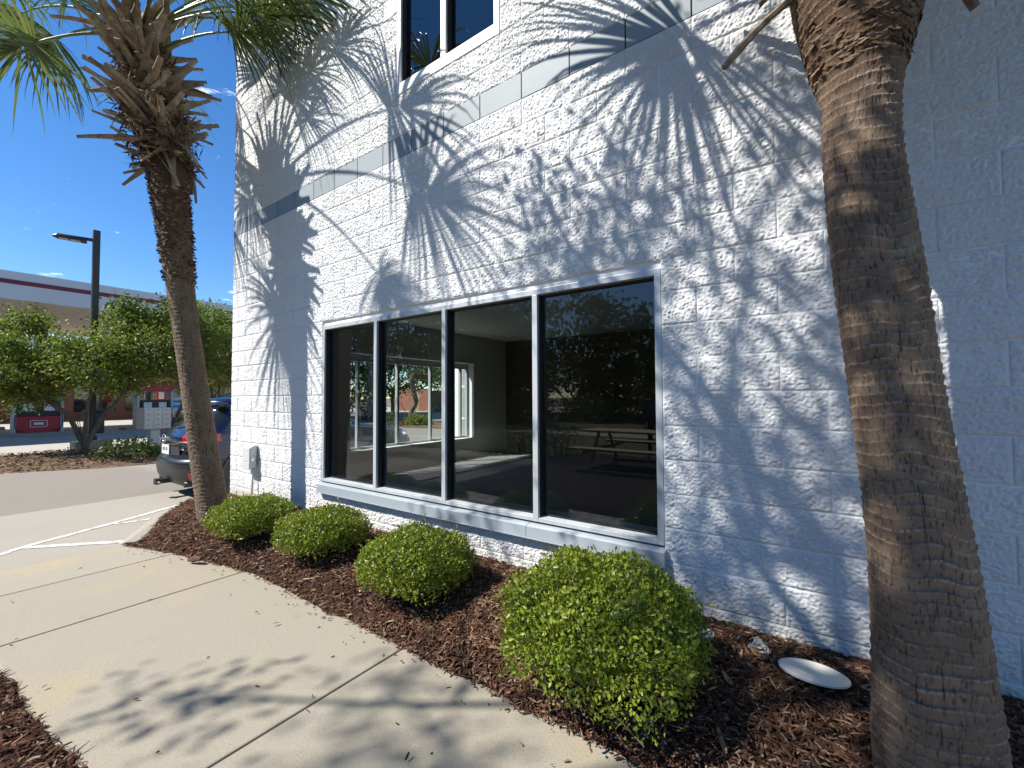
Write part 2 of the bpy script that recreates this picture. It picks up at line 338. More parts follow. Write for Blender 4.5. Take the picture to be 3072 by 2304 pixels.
# kerb round the end of the planting bed: flared towards the pavement
KX = -6.80
kb = MB()
kb.add([(-6.27, -1.27, LOT), (KX-.06, -.80, LOT), (KX-.02, -.76, -.01), (-6.24, -1.19, LOT+.03), (KX+.12, -.74, -.01), (-6.16, -1.08, LOT+.02), (KX+.12, -.74, -.3), (-6.16, -1.08, -.3), (-6.27, -1.27, -.3), (KX-.06, -.80, -.3)],
       [(0, 3, 2, 1), (3, 5, 4, 2), (5, 7, 6, 4), (0, 8, 7, 5, 3), (1, 9, 8, 0)])
kb.add([(KX-.06, -.80, LOT), (KX-.06, .25, LOT), (KX-.02, .25, -.01), (KX-.02, -.76, -.01), (KX+.12, .25, -.01), (KX+.12, -.74, -.01), (KX-.06, -.8, -.3), (KX-.06, .25, -.3), (KX+.12, .25, -.3), (KX+.12, -.74, -.3)],
       [(0, 3, 2, 1), (3, 5, 4, 2), (0, 1, 7, 6), (1, 2, 4, 8, 7), (4, 5, 9, 8)])
tag(kb.build('kerb', M['apron'], bevel=.008), 'pale concrete kerb flaring down at the end of the mulch bed', kind='structure')

# planting bed
def nz2(x, y, s, o=0.): return mnoise.noise(Vector((x*s+o, y*s-o, o*.7)))
TIPX = -6.25
def bed_front(x):      # front (pavement side) edge of the mulch
    e = -.955+.03*nz2(x, 0, 3.1, 4)
    if x < -3.9: e -= .22*min(1, (-3.9-x)/1.2)
    if x < -5.2: e -= .09*min(1, (-5.2-x)/1.0)
    return e
def bed_h(x, y):
    d = y-bed_front(x); k = min(max(d/.16, 0), 1); k2 = min(max(d/.6, 0), 1)
    base = 0.0
    if x < -4.96: base = LOT*min(1, (-4.96-x)/1.3)*max(0, 1-d/.55)
    h = base+.055*k*(2-k)+.135*k2*(2-k2)+(.012*nz2(x, y, 5, 1)+.008*nz2(x, y, 14, 2))*k
    if x < -5.6:                                   # slope down to the flared kerb
        dk = ((y+1.08)+(x+6.16)*.654)/1.195; dx = x+6.68; m_ = max(0, min(dk, dx))
        kt = -.135+.125*min(1, max(0, (-6.16-x)/.52)); h = min(h, (kt if dk < dx else -.012)+.012+.75*m_)
    return h
bv = []; nx, ny = 200, 30
for i in range(nx+1):
    x = -6.69+i*(4.2+6.69)/nx
    for j in range(ny+1):
        t = j/ny; yf = bed_front(x)
        if x < -6.1: yf = max(yf, -1.10+(-6.1-x)*.64)
        y = yf+(.03-yf)*t; bv.append((x, y, bed_h(x, y)-.006))
bf = [(i*(ny+1)+j, (i+1)*(ny+1)+j, (i+1)*(ny+1)+j+1, i*(ny+1)+j+1) for i in range(nx) for j in range(ny)]
tag(mesh_np('mulch_bed', bv, bf, M['soil'], smooth=True), 'mounded dark brown mulch bed along the foot of the building', kind='structure')

# bed on the other side of the pavement, where the photographer stands
def left_edge(x): return -2.235+.08*max(-1.6, min(0, x+2.36))+.035*nz2(x, 0, 2.3, 9)+.03*nz2(x, 0, 7, 3)
def left_h(x, y): k = min(max((left_edge(x)-y)/.14, 0), 1); return .003+.045*k+.012*nz2(x, y, 6, 5)*k if y > -2.4 or k < 1 else .045+.012*nz2(x, y, 6, 5)
lv = []
for i in range(161):
    x = -4.9+i*.08
    for j in range(25):
        t = j/24; e = left_edge(x); y = e+(-7.2-e)*t**2; lv.append((x, y, left_h(x, y)))
lf = [(i*25+j, i*25+j+1, (i+1)*25+j+1, (i+1)*25+j) for i in range(160) for j in range(24)]
tag(mesh_np('mulch_bed', lv, lf, M['soil'], smooth=True), 'dark mulch bed on the left side of the pavement', kind='structure')

def chips(n, xf, wmin, label, hfun, size=(.018, .055), lift=.004):
    """short bark chips lying on a surface; one uncountable mass"""
    P = np.array([xf() for _ in range(n)]); z = np.array([hfun(x, y) for x, y in P])
    L = rng.uniform(size[0], size[1], n)*np.where(rng.random(n) < .08, 1.7, 1); W = rng.uniform(.004, .011, n)
    a = rng.uniform(0, 2*np.pi, n); tilt = rng.normal(0, .28, n); roll = rng.normal(0, .5, n)
    D = np.stack([np.cos(a)*np.cos(tilt), np.sin(a)*np.cos(tilt), np.sin(tilt)], 1)
    S = np.stack([-np.sin(a), np.cos(a), np.zeros(n)], 1)*np.cos(roll)[:, None]+np.array([0, 0, 1])*np.sin(roll)[:, None]
    Nn = np.cross(D, S); C = np.c_[P, z+rng.uniform(-.002, .014, n)+lift]
    th = rng.uniform(.002, .005, n)[:, None]; L = L[:, None]; W = W[:, None]; tp = rng.uniform(.35, 1, n)[:, None]
    v = [C-D*L/2-S*W/2*tp, C-D*L/2+S*W/2*tp, C+Nn*th, C+Nn*th, C+D*L/2+S*W/2*tp, C+D*L/2-S*W/2*tp]
    v[2] = C+S*W/2+Nn*th*.4; v[3] = C-S*W/2+Nn*th*.4
    V = np.stack([v[0], v[1], v[2], v[4], v[5], v[3], C+Nn*th*1.6], 1).reshape(-1, 3)
    b = np.arange(n)[:, None]*7
    F = np.concatenate([b+[[k, (k+1) % 6, 6]] for k in range(6)], 1).reshape(-1, 3)[:, ::-1]
    return tag(mesh_np('mulch_chips', V, F, M['chips']), label, kind='stuff')
def bed_pick():
    while True:
        x = random.uniform(-6.69, 1.9) if random.random() < .6 else random.uniform(-2.4, 1.4)
        y = random.uniform(-1.35, -.005)
        yf = bed_front(x)
        if x < -6.1: yf = max(yf, -1.10+(-6.1-x)*.64)
        if y > yf-abs(random.gauss(0, .012)): return x, y
chips(52000, bed_pick, 0, 'shredded brown wood mulch covering the planting bed', bed_h)
def left_pick():
    while True:
        x = random.uniform(-4.6, .5); y = -2.0-random.random()**1.5*1.6
        if y < left_edge(x)+abs(random.gauss(0, .008)): return x, y
chips(15000, left_pick, 0, 'shredded brown wood mulch left of the pavement', left_h)
def stray_pick():
    if random.random() < .75:
        x = random.uniform(-5.8, .2); return x, bed_front(x)-abs(random.gauss(0, .07))
    return random.uniform(-5.5, 0), random.uniform(SW0, SW1)
def stray_h(x, y): return 0 if x > -4.96 else LOT*min(1, (-4.96-x)/1.32)
chips(150, stray_pick, 0, 'few loose mulch crumbs scattered on the pavement', stray_h, (.012, .03), .003)

# ------------------------------------------------------------------ the building
C_, B_ = .2032, .4064
LINT = CAMH+.8416; X0 = -2.1772
def zk(k): return LINT+k*C_
def xi(i): return X0+i*B_
CORNER = xi(-11)
TOP_K, BOT_K, R_I = 33, -12, 15
WIN = (xi(-5.5), xi(3.5), zk(-9), zk(0)); UPW = (xi(-2.5), xi(.5), zk(10), zk(20))
bld = thing('commercial_building', 'white painted split-face block building with grey band and wide shop window', 'building', (CORNER, 0, 0))
def holed_wall(cellx, cellz, solid, y_of, t_back, to3):
    """solid wall from a cell grid; emits only outer faces. to3(a, depth, z)"""
    mb = MB(); nx, nz_ = len(cellx)-1, len(cellz)-1
    S = lambda i, j: 0 <= i < nx and 0 <= j < nz_ and solid(i, j)
    for i in range(nx):
        for j in range(nz_):
            if not S(i, j): continue
            a0, a1, z0, z1 = cellx[i], cellx[i+1], cellz[j], cellz[j+1]; f = y_of(i, j)
            p = lambda a, d, z: to3(a, d, z)
            mb.add([p(a0, f, z0), p(a1, f, z0), p(a1, f, z1), p(a0, f, z1)], [(0, 1, 2, 3)])
            mb.add([p(a0, t_back, z0), p(a1, t_back, z0), p(a1, t_back, z1), p(a0, t_back, z1)], [(3, 2, 1, 0)])
            if not S(i-1, j): mb.add([p(a0, f, z0), p(a0, f, z1), p(a0, t_back, z1), p(a0, t_back, z0)], [(0, 1, 2, 3)])
            if not S(i+1, j): mb.add([p(a1, f, z0), p(a1, t_back, z0), p(a1, t_back, z1), p(a1, f, z1)], [(0, 1, 2, 3)])
            if not S(i, j-1): mb.add([p(a0, f, z0), p(a0, t_back, z0), p(a1, t_back, z0), p(a1, f, z0)], [(0, 1, 2, 3)])
            if not S(i, j+1): mb.add([p(a0, f, z1), p(a1, f, z1), p(a1, t_back, z1), p(a0, t_back, z1)], [(0, 1, 2, 3)])
    return mb
cx = sorted({CORNER+.004, WIN[0], WIN[1], UPW[0], UPW[1], xi(R_I)}); cz = sorted({zk(BOT_K), WIN[2], WIN[3], zk(7), zk(8), UPW[2], UPW[3], zk(TOP_K)})
def sol(i, j):
    a, z = (cx[i]+cx[i+1])/2, (cz[j]+cz[j+1])/2
    return not any(w[0] < a < w[1] and w[2] < z < w[3] for w in (WIN, UPW))
fwall = holed_wall(cx, cz, sol, lambda i, j: .03 if abs(cz[j]-zk(7)) < 1e-6 else -.0015, .2, lambda a, d, z: (a, d, z)).build('front_wall', M['mortar'], bld)

# split-face block meshes (six full, three half), shared by every block
def block_mesh(w, seed, nx, nz_):
    h = C_-.0055; w = w-.0055; V = []; F = []
    for j in range(nz_+1):
        for i in range(nx+1):
            x, z = (i/nx-.5)*w, (j/nz_-.5)*h
            ed = min(min(i, nx-i)/nx*w, min(j, nz_-j)/nz_*h); e = min(1, .25+ed/.010)
            q = Vector((x*7+seed*13.7, seed*5.1, z*7)); q2 = Vector((x*26+seed*3.3, seed*9.9, z*26)); q3 = Vector((x*74, seed*2.2, z*74))
            n3 = mnoise.noise(q3); d = .0055+.0035*mnoise.noise(q)+.0045*mnoise.noise(q2)+.0068*(abs(n3)**.8*(1 if n3 > 0 else -1))+.0025*mnoise.noise(q3*1.7)
            V.append((x, -(.0015+max(d, -.001)*e), z))
    W1 = nx+1
    for j in range(nz_):
        for i in range(nx): F.append((j*W1+i, j*W1+i+1, (j+1)*W1+i+1, (j+1)*W1+i))
    ring = [i for i in range(W1)]+[j*W1+nx for j in range(1, nz_+1)]+[nz_*W1+i for i in range(nx-1, -1, -1)]+[j*W1 for j in range(nz_-1, 0, -1)]
    b = len(V); V += [(V[r][0], .012, V[r][2]) for r in ring]; n = len(ring)
    F += [(ring[k], b+k, b+(k+1) % n, ring[(k+1) % n]) for k in range(n)]
    me = bpy.data.meshes.new('block'); me.from_pydata(V, [], F); me.update(); me.materials.append(M['paint'])
    sm = np.zeros(len(me.polygons), bool); sm[:nx*nz_] = True; me.polygons.foreach_set('use_smooth', sm); return me
FULL = [block_mesh(B_, s, 76, 38) for s in range(7)]; HALF = [block_mesh(B_/2, 20+s, 38, 38) for s in range(4)]
COARSE = {m.name: block_mesh(B_ if i < 7 else B_/2, i if i < 7 else 13+i, 40 if i < 7 else 20, 20) for i, m in enumerate(FULL+HALF)}
def band_mesh():
    me = bpy.data.meshes.new('band_block'); mb = MB().box((-B_/2+.005, -.006, -C_/2+.003), (B_/2-.005, .03, C_/2-.003)); me.from_pydata(mb.V, [], mb.F); me.update(); me.materials.append(M['band']); return me
BAND = band_mesh(); BANDH = bpy.data.meshes.new('band_block'); _b = MB().box((-B_/4+.005, -.006, -C_/2+.003), (B_/4-.005, .03, C_/2-.003)); BANDH.from_pydata(_b.V, [], _b.F); BANDH.update(); BANDH.materials.append(M['band'])
blocks = []                                   # (area in frame, x, z, width, kind)
for k in range(BOT_K, TOP_K):
    off = 0. if k % 2 == 0 or k == 7 else .5
    edges = [-11.]+[i+off for i in range(-11, R_I+1) if -11 < i+off < R_I]+[float(R_I)]
    zc = zk(k+.5)
    if zk(k+1) < .02: continue
    for a, b in zip(edges[:-1], edges[1:]):
        segs = [(a, b)]
        for w in (WIN, UPW):
            if w[2] < zc < w[3]:
                out = []
                for s0, s1 in segs:
                    lo, hi = (w[0]-X0)/B_, (w[1]-X0)/B_
                    if s1 <= lo+1e-6 or s0 >= hi-1e-6: out.append((s0, s1)); continue
                    if s0 < lo-1e-6: out.append((s0, lo))
                    if s1 > hi+1e-6: out.append((hi, s1))
                segs = out
        for s0, s1 in segs:
            wd_ = (s1-s0)*B_; xc = xi((s0+s1)/2); pp = [project((xx, 0, zz)) for xx in (xc-wd_/2, xc+wd_/2) for zz in (zk(k), zk(k+1))]
            us = np.clip([p[0] for p in pp], 0, 3072); vs = np.clip([p[1] for p in pp], 0, 2304)
            ar = (us.max()-us.min())*(vs.max()-vs.min()) if min(p[2] for p in pp) > .1 else 0
            blocks.append((ar, xc, zc, wd_, k))
blocks.sort(key=lambda t: -t[0])
rb = random.Random(11); rest_d = []; rest_s = MB(); restband = MB(); nb = 0; nband = 0
for ar, xc, zc, wd_, k in blocks:
    band = (k == 7); half = wd_ < B_*.75
    if band:
        if ar > 0 and nband < 60:
            o = link('band_block', BANDH if half else BAND, None, fwall); o.location = (xc-CORNER, 0, zc); nband += 1
        else: restband.box((xc-wd_/2+.005, -.006, zc-C_/2+.003), (xc+wd_/2-.005, .03, zc+C_/2-.003))
        continue
    me = rb.choice(HALF if half else FULL); flip = rb.random() < .5
    if ar > 0 and nb < 300:
        o = link('block', me, None, fwall); o.location = (xc-CORNER, rb.uniform(-.002, .002), zc); nb += 1
        if flip: o.rotation_euler = (0, math.pi, 0)
    elif ar > 0 or (xc < 3.2 and zc < 6): rest_d.append((COARSE[me.name], xc, zc, flip))
    else: rest_s.box((xc-wd_/2+.004, -.008, zc-C_/2+.004), (xc+wd_/2-.004, .012, zc+C_/2-.004))
Vs, Fs, base = [], [], 0
for me, xc, zc, flip in rest_d:
    v = np.empty(len(me.vertices)*3); me.vertices.foreach_get('co', v); v = v.reshape(-1, 3)
    if flip: v = v*[-1, 1, -1]
    f = np.empty(len(me.loops), np.int32); me.loops.foreach_get('vertex_index', f); Vs.append(v+[xc, 0, zc]); Fs.append(f.reshape(-1, 4)+base); base += len(v)
if Vs:
    o = mesh_np('block_field', np.concatenate(Vs), np.concatenate(Fs), M['paint'], fwall, smooth=True); o['kind'] = 'stuff'
o = rest_s.build('block_field', M['paint'], fwall); o['kind'] = 'stuff'
o = restband.build('band_field', M['band'], fwall); o['kind'] = 'stuff'

# side wall (left) with the row of windows seen through the room; back, right, roof and room
SWIN = (1.72, 4.92, .515, 2.24)
sy = sorted({.2, SWIN[0], SWIN[1], 9.0}); sz = sorted({zk(BOT_K), SWIN[2], SWIN[3], zk(TOP_K)})
sidew = holed_wall(sy, sz, lambda i, j: not (SWIN[0] < (sy[i]+sy[i+1])/2 < SWIN[1] and SWIN[2] < (sz[j]+sz[j+1])/2 < SWIN[3]), lambda i, j: CORNER+.004, CORNER+.2,
           lambda a, d, z: (d, a, z)).build('side_wall', M['mortar'], bld)
MB().box((CORNER+.004, 9.0, zk(BOT_K)), (xi(R_I), 9.2, zk(TOP_K))).build('back_wall', M['paint'], bld)
MB().box((xi(R_I)-.2, .2, zk(BOT_K)), (xi(R_I), 9.0, zk(TOP_K))).build('end_wall', M['paint'], bld)
MB().box((CORNER-.03, -.03, zk(TOP_K)), (xi(R_I)+.03, 9.23, zk(TOP_K)+.15)).build('roof', M['alu'], bld)
IN0 = CORNER+.2
room = MB().box((IN0, .2, .02), (xi(R_I)-.2, 6.2, .10)).build('room_floor', M['carpet'], bld)
MB().box((IN0, .2, 2.86), (xi(R_I)-.2, 6.2, 2.96)).build('room_ceiling', M['ceil'], bld)
MB().box((IN0, 6.2, .02), (xi(R_I)-.2, 6.3, 2.96)).build('room_back_wall', M['roomshade'], bld)
lin = holed_wall([.2, SWIN[0], SWIN[1], 6.2], [.1, SWIN[2], SWIN[3], 2.86], lambda i, j: not (i == 1 and j == 1), lambda i, j: IN0+.002, IN0+.03, lambda a, d, z: (d, a, z)).build('room_side_wall', M['room'], bld)
MB().box((IN0+.031, .21, .1), (IN0+.055, 1.70, 2.86)).build('room_white_panel', M['roomwhite'], bld)
lf2 = MB()   # white reveals of the side opening
lf2.box((CORNER+.07, SWIN[0], SWIN[2]-.002), (IN0+.06, SWIN[1], SWIN[2]+.03)); lf2.box((CORNER+.07, SWIN[1]-.015, SWIN[2]+.03), (IN0+.06, SWIN[1]+.004, SWIN[3])); lf2.box((CORNER+.07, SWIN[0], SWIN[3]-.02), (IN0+.06, SWIN[1]-.015, SWIN[3]+.004))
lf2.build('window_reveal', M['roomwhite'], bld)
sf = MB(); ym = [SWIN[0]+.01, 1.98, 2.86, 3.73, SWIN[1]-.26]
for z0, z1 in ((SWIN[2]+.03, SWIN[2]+.07), (SWIN[3]-.14, SWIN[3]-.02)): sf.box((CORNER+.03, SWIN[0], z0), (CORNER+.09, SWIN[1]-.015, z1))
sfo = sf.build('side_window', M['alu'], bld)
for y in ym+[SWIN[1]-.04]: MB().box((CORNER+.028, y-.025, SWIN[2]+.07), (CORNER+.092, y+.025, SWIN[3]-.14)).build('mullion', M['alu'], sfo)
yy = ym+[SWIN[1]-.04]
for a, b in zip(yy[:-1], yy[1:]):
    MB().add([(CORNER+.055, a+.025, SWIN[2]+.07), (CORNER+.055, b-.025, SWIN[2]+.07), (CORNER+.055, b-.025, SWIN[3]-.14), (CORNER+.055, a+.025, SWIN[3]-.14)], [(0, 1, 2, 3)]).build('pane', M['glass'], sfo)
# projecting wing further along the side
wing = MB().box((CORNER-1.0, 5.6, LOT), (CORNER+.003, 9.0, zk(TOP_K))).build('side_wing', M['paint'], bld)
MB().box((CORNER-.75, 5.5, .3), (CORNER-.69, 5.6, 3.2)).box((CORNER-.82, 5.52, .9), (CORNER-.62, 5.6, .96)).box((CORNER-.82, 5.52, 1.7), (CORNER-.62, 5.6, 1.76)).build('downpipe', M['white'], wing)

# shop window
x0, x1, z0, z1 = WIN; FR = .042
fz1 = z1-.05; fz0 = z0+.112
sw_f = MB()
sw_f.box((x0+.002, -.006, fz1-FR), (x1-.002, .11, fz1)); sw_f.box((x0+.002, -.006, fz0-.02), (x0+FR, .11, fz1-FR)); sw_f.box((x1-FR, -.006, fz0-.02), (x1-.002, .11, fz1-FR))
shop = sw_f.build('shop_window', M['alu'], bld, bevel=.003)
MB().box((x0, .012, fz1), (x1, .2, z1)).build('head_filler', M['mortar'], shop)
ms = [xi(-5.5)+.916*k for k in (1, 2, 3)]
for x in ms: MB().box((x-.022, -.010, fz0-.02), (x+.022, .112, fz1-FR)).build('mullion', M['alu'], shop, bevel=.003)
eds = [x0+FR]+[v for x in ms for v in (x-.022, x+.022)]+[x1-FR]
GY = .058
for a, b in zip(eds[::2], eds[1::2]):
    MB().add([(a, GY, fz0+.02), (b, GY, fz0+.02), (b, GY, fz1-FR), (a, GY, fz1-FR)], [(0, 1, 2, 3)]).build('pane', M['glass'], shop)
    gk = MB(); gk.box((a, GY-.045, fz0+.02), (a+.009, GY+.01, fz1-FR)); gk.box((b-.009, GY-.012, fz0+.02), (b, GY+.01, fz1-FR)); gk.box((a+.009, GY-.022, fz1-FR-.014), (b-.009, GY+.01, fz1-FR)); gk.box((a+.009, GY-.008, fz0+.019), (b-.009, GY+.01, fz0+.029))
    gk.build('gasket', M['gasket'], shop)
    rl = MB(); rl.add([(a, -.008, fz0-.02), (b, -.008, fz0-.02), (b, .11, fz0-.02), (a, .11, fz0-.02), (a, -.008, fz0+.008), (b, -.008, fz0+.008), (b, .11, fz0+.022), (a, .11, fz0+.022)],
                      [(0, 3, 2, 1), (4, 5, 6, 7), (0, 1, 5, 4), (1, 2, 6, 5), (2, 3, 7, 6), (3, 0, 4, 7)]); rl.build('bottom_rail', M['alu'], shop, bevel=.002)
for a, b in ((x0-.012, -1.72), (-1.718, x1+.012)):
    s_ = MB(); s_.add([(a, -.055, z0-.012), (b, -.055, z0-.012), (b, .1, z0-.012), (a, .1, z0-.012), (a, -.055, fz0-.045), (b, -.055, fz0-.045), (b, .1, fz0-.02), (a, .1, fz0-.02)],
              [(0, 3, 2, 1), (4, 5, 6, 7), (0, 1, 5, 4), (1, 2, 6, 5), (2, 3, 7, 6), (3, 0, 4, 7)]); s_.build('sill', M['alu_shaded'], shop, bevel=.004)
MB().box((x0-.012, -.066, z0-.02), (x1+.012, -.0, z0-.013)).build('sill_drip', M['alu_shaded'], shop)
MB().box((x0+.01, .112, .12), (x1-.01, .23, fz0+.012)).build('inner_sill', M['roomwhite'], shop)

# upper window
x0, x1, z0, z1 = UPW
uf = MB(); uf.box((x0+.002, -.012, z0), (x0+.055, .1, z1)); uf.box((x1-.055, -.012, z0), (x1-.002, .1, z1)); uf.box((x0+.055, -.012, z1-.06), (x1-.055, .1, z1))
up = uf.build('upper_window', M['whiteframe'], bld, bevel=.003)
xm = (x0+x1)/2-.0; MB().box((xm-.03, -.014, z0+.10), (xm+.03, .1, z1-.06)).build('mullion', M['whiteframe'], up, bevel=.003)
MB().box((x0+.055, -.014, z0), (x1-.055, .1, z0+.10)).build('bottom_rail', M['whiteframe'], up, bevel=.003)
for a, b in ((x0+.055, xm-.03), (xm+.03, x1-.055)):
    MB().add([(a, .055, z0+.1), (b, .055, z0+.1), (b, .055, z1-.06), (a, .055, z1-.06)], [(0, 1, 2, 3)]).build('pane', M['glass_up'], up)
    MB().box((a, .008, z0+.1), (a+.012, .054, z1-.06)).build('gasket', M['gasket'], up)
MB().box((x0-.1, .2, z0-.1), (x1+.1, .9, z0-.06)).box((x0-.1, .9, z0-.06), (x1+.1, .95, z1+.1)).box((x0-.12, .2, z0-.06), (x0-.08, .9, z1+.1)).box((x1+.08, .2, z0-.06), (x1+.12, .9, z1+.1)).box((x0-.1, .2, z1+.1), (x1+.1, .9, z1+.14)).build('upper_room', M['room'], up)

# utility box on the wall near the corner
ub = thing('utility_box', 'light grey plastic utility box with conduit on the white wall by the corner', 'utility box', (-5.93, -.02, .2))
mb = MB(); mb.add([(-6.03, -.022, .58), (-5.84, -.022, .58), (-5.84, -.022, .865), (-6.03, -.022, .865), (-6.03, -.105, .56), (-5.84, -.105, .56), (-5.84, -.105, .83), (-6.03, -.105, .83)],
       [(0, 1, 2, 3), (4, 7, 6, 5), (0, 4, 5, 1), (1, 5, 6, 2), (2, 6, 7, 3), (3, 7, 4, 0)]); mb.build('case', M['vinyl'], ub, bevel=.008)
MB().box((-6.035, -.118, .548), (-5.835, -.1055, .645)).build('lower_cover', M['vinyl'], ub, bevel=.005)
MB().box((-6.028, -.113, .65), (-5.842, -.1055, .822)).build('upper_cover', M['vinyl'], ub, bevel=.005)
MB().box((-5.846, -.09, .655), (-5.834, -.06, .70)).build('hasp', M['steel'], ub)
MB().cyl((-5.87, -.06, .14), (-5.87, -.06, .575), .014, n=10).build('conduit', M['vinyl'], ub, smooth=True)
sp = MB().box((-6.30, -.15, .205), (-5.62, -.02, .235)).build('splash_block', M['apron'], bevel=.01); tag(sp, 'flat pale concrete strip on the mulch below the utility box', 'splash block')

# ------------------------------------------------------------------ shrubs
def bush(x, y, rx, ry, h, n, leaf, label, seed):
    r = np.random.default_rng(seed); z0 = bed_h(x, y)-.01
    r = np.random.default_rng(seed); t = thing('shrub', label, 'shrub', (x, y, z0), group='clipped shrubs under the shop window')
    d = unit(r.normal(size=(n, 3))); d[:, 2] = np.abs(d[:, 2])*1.0-.28*(r.random(n) < .38); d = unit(d)
    lump = np.array([1+.15*mnoise.noise(Vector((v[0]*2.6+seed, v[1]*2.6, v[2]*2.6)))+.08*mnoise.noise(Vector((v[0]*7+seed, v[1]*7, v[2]*7))) for v in d])
    rad = np.where(r.random(n) < .60, r.uniform(.87, 1.03, n), r.uniform(.55, .95, n))*lump
    rad = np.where(r.random(n) < .03, rad*r.uniform(1.02, 1.10, n), rad)
    sup = (np.abs(d)**3.0).sum(1)**(-1/3.0)                     # rounded box rather than ball
    cz = h*.42; P = d*(rad*sup)[:, None]*np.array([rx, ry, h*.58]); P[:, 2] += cz; P[:, 2] = np.maximum(P[:, 2], .035+.05*r.random(n))
    out = unit(d*np.array([1/rx, 1/ry, 1/(h*.58)])); D = unit(out*.55+r.normal(size=(n, 3))*.75+np.array([0, 0, .35])); Nn = unit(out+r.normal(size=(n, 3))*.55)
    ns_ = 90; si = r.choice(n, ns_)                                # stray shoots
    for q_ in si:
        k_ = 7; tt_ = np.linspace(0, 1, k_); dr_ = unit(out[q_]+np.array([0, 0, .5])+r.normal(size=3)*.3); ln_ = r.uniform(.03, .075)
        P = np.concatenate([P, P[q_]+dr_*tt_[:, None]*ln_]); D = np.concatenate([D, unit(dr_+r.normal(size=(k_, 3))*.7)]); Nn = np.concatenate([Nn, unit(r.normal(size=(k_, 3))+dr_)])
    n = len(P)
    L = leaf*r.uniform(.45, 1.35, n); V, F = leaf_arrays(P-D*L[:, None]*.4, D, Nn, L, L*.52, .16)
    mesh_np('foliage', V, F, M['bush'], t, world=False)
    tw = MB()
    for i in range(190):
        e = d[i]*np.array([rx, ry, h*.58])*r.uniform(.8, 1.06)*sup[i]*lump[i]; e[2] = max(e[2]+cz, .06); m_ = e*.5+r.normal(size=3)*.03; m_[2] = max(m_[2], .04)
        tw.tube([(r.normal()*.03, r.normal()*.03, 0), tuple(m_), tuple(e)], [.008, .005, .002], 4)
    tw.build('stems', M['twig'], t, world=False)
    return t
bush(-4.40, -.70, .345, .33, .335, 14000, .0225, 'farthest low clipped green shrub beside the left palm trunk', 1)
bush(-3.42, -.59, .335, .325, .345, 14000, .0225, 'second clipped green shrub from the left palm', 2)
bush(-2.20, -.64, .325, .325, .395, 18000, .022, 'third clipped green shrub from the left palm, in front of the middle panes', 3)
bush(-.84, -.77, .425, .40, .56, 30000, .0225, 'largest, nearest bright green shrub in front of the right-hand pane', 4)

# ------------------------------------------------------------------ palms
def trunk_mesh(name, path, rad, m, parent, ring, amp, n=56, step=.012, seed=0, rough=.004, crack=0.):
    """tapered trunk with uneven ring scars and short vertical cracks; 'scar' attribute marks grooves"""
    path = np.array(path, float); rad = np.array(rad, float); s = np.r_[0, np.cumsum(np.linalg.norm(np.diff(path, axis=0), axis=1))]
    ss = np.arange(0, s[-1], step); V = []; A = []; NO = mnoise.noise
    def cub(arr, t):
        t2 = np.clip(t, 0, s[-1]); k = np.clip(np.searchsorted(s, t2)-1, 0, len(s)-2); u = (t2-s[k])/(s[k+1]-s[k])
        p0, p1, p2, p3 = arr[max(k-1, 0)], arr[k], arr[k+1], arr[min(k+2, len(s)-1)]
        return .5*((2*p1)+(-p0+p2)*u+(2*p0-5*p1+4*p2-p3)*u*u+(-p0+3*p1-3*p2+p3)*u**3)
    CS = [(math.cos(2*math.pi*j/n), math.sin(2*math.pi*j/n)) for j in range(n)]
    for q in ss:
        c, R = cub(path, q), cub(rad, q); wob = .55*NO(Vector((seed, 3.3, q*7)))
        for cx_, sy_ in CS:
            ph = (q+.05*NO(Vector((cx_*.9, sy_*.9, q*1.1+seed))))/ring+.13*NO(Vector((cx_*2.2, sy_*2.2, q*9+seed)))+wob
            k = math.floor(ph); saw = ph-k; wgt = .35+.65*abs(NO(Vector((k*1.7+seed, cx_*.8, sy_*.8))))*1.9
            rr = R*(1+.03*NO(Vector((cx_*1.2+seed, sy_*1.2, q*1.5))))+amp*wgt*(saw**3-.3)+rough*NO(Vector((cx_*9, sy_*9, q*30+seed)))
            g = max(0, 1-saw/.16)*.55*min(1, wgt)
            if crack:
                v = abs(NO(Vector((cx_*R*90, sy_*R*90, q*4.5+seed)))); v2 = abs(NO(Vector((cx_*R*190, sy_*R*190+k*2.3, q*9+seed))))
                d = max(0, 1-v/.055); d2 = max(0, 1-v2/.09)*.5; rr -= crack*max(d, d2); g = max(g, d*.95, d2)
            V.append((c[0]+cx_*rr, c[1]+sy_*rr, c[2])); A.append(g-.55*max(0, saw-.72)/.28*min(1, wgt))
    F = [(i*n+j, i*n+(j+1) % n, (i+1)*n+(j+1) % n, (i+1)*n+j) for i in range(len(ss)-1) for j in range(n)]
    o = mesh_np(name, V, F, m, parent, smooth=True)
    at_ = o.data.attributes.new('scar', 'FLOAT', 'POINT'); at_.data.foreach_set('value', np.array(A, np.float32)); return o

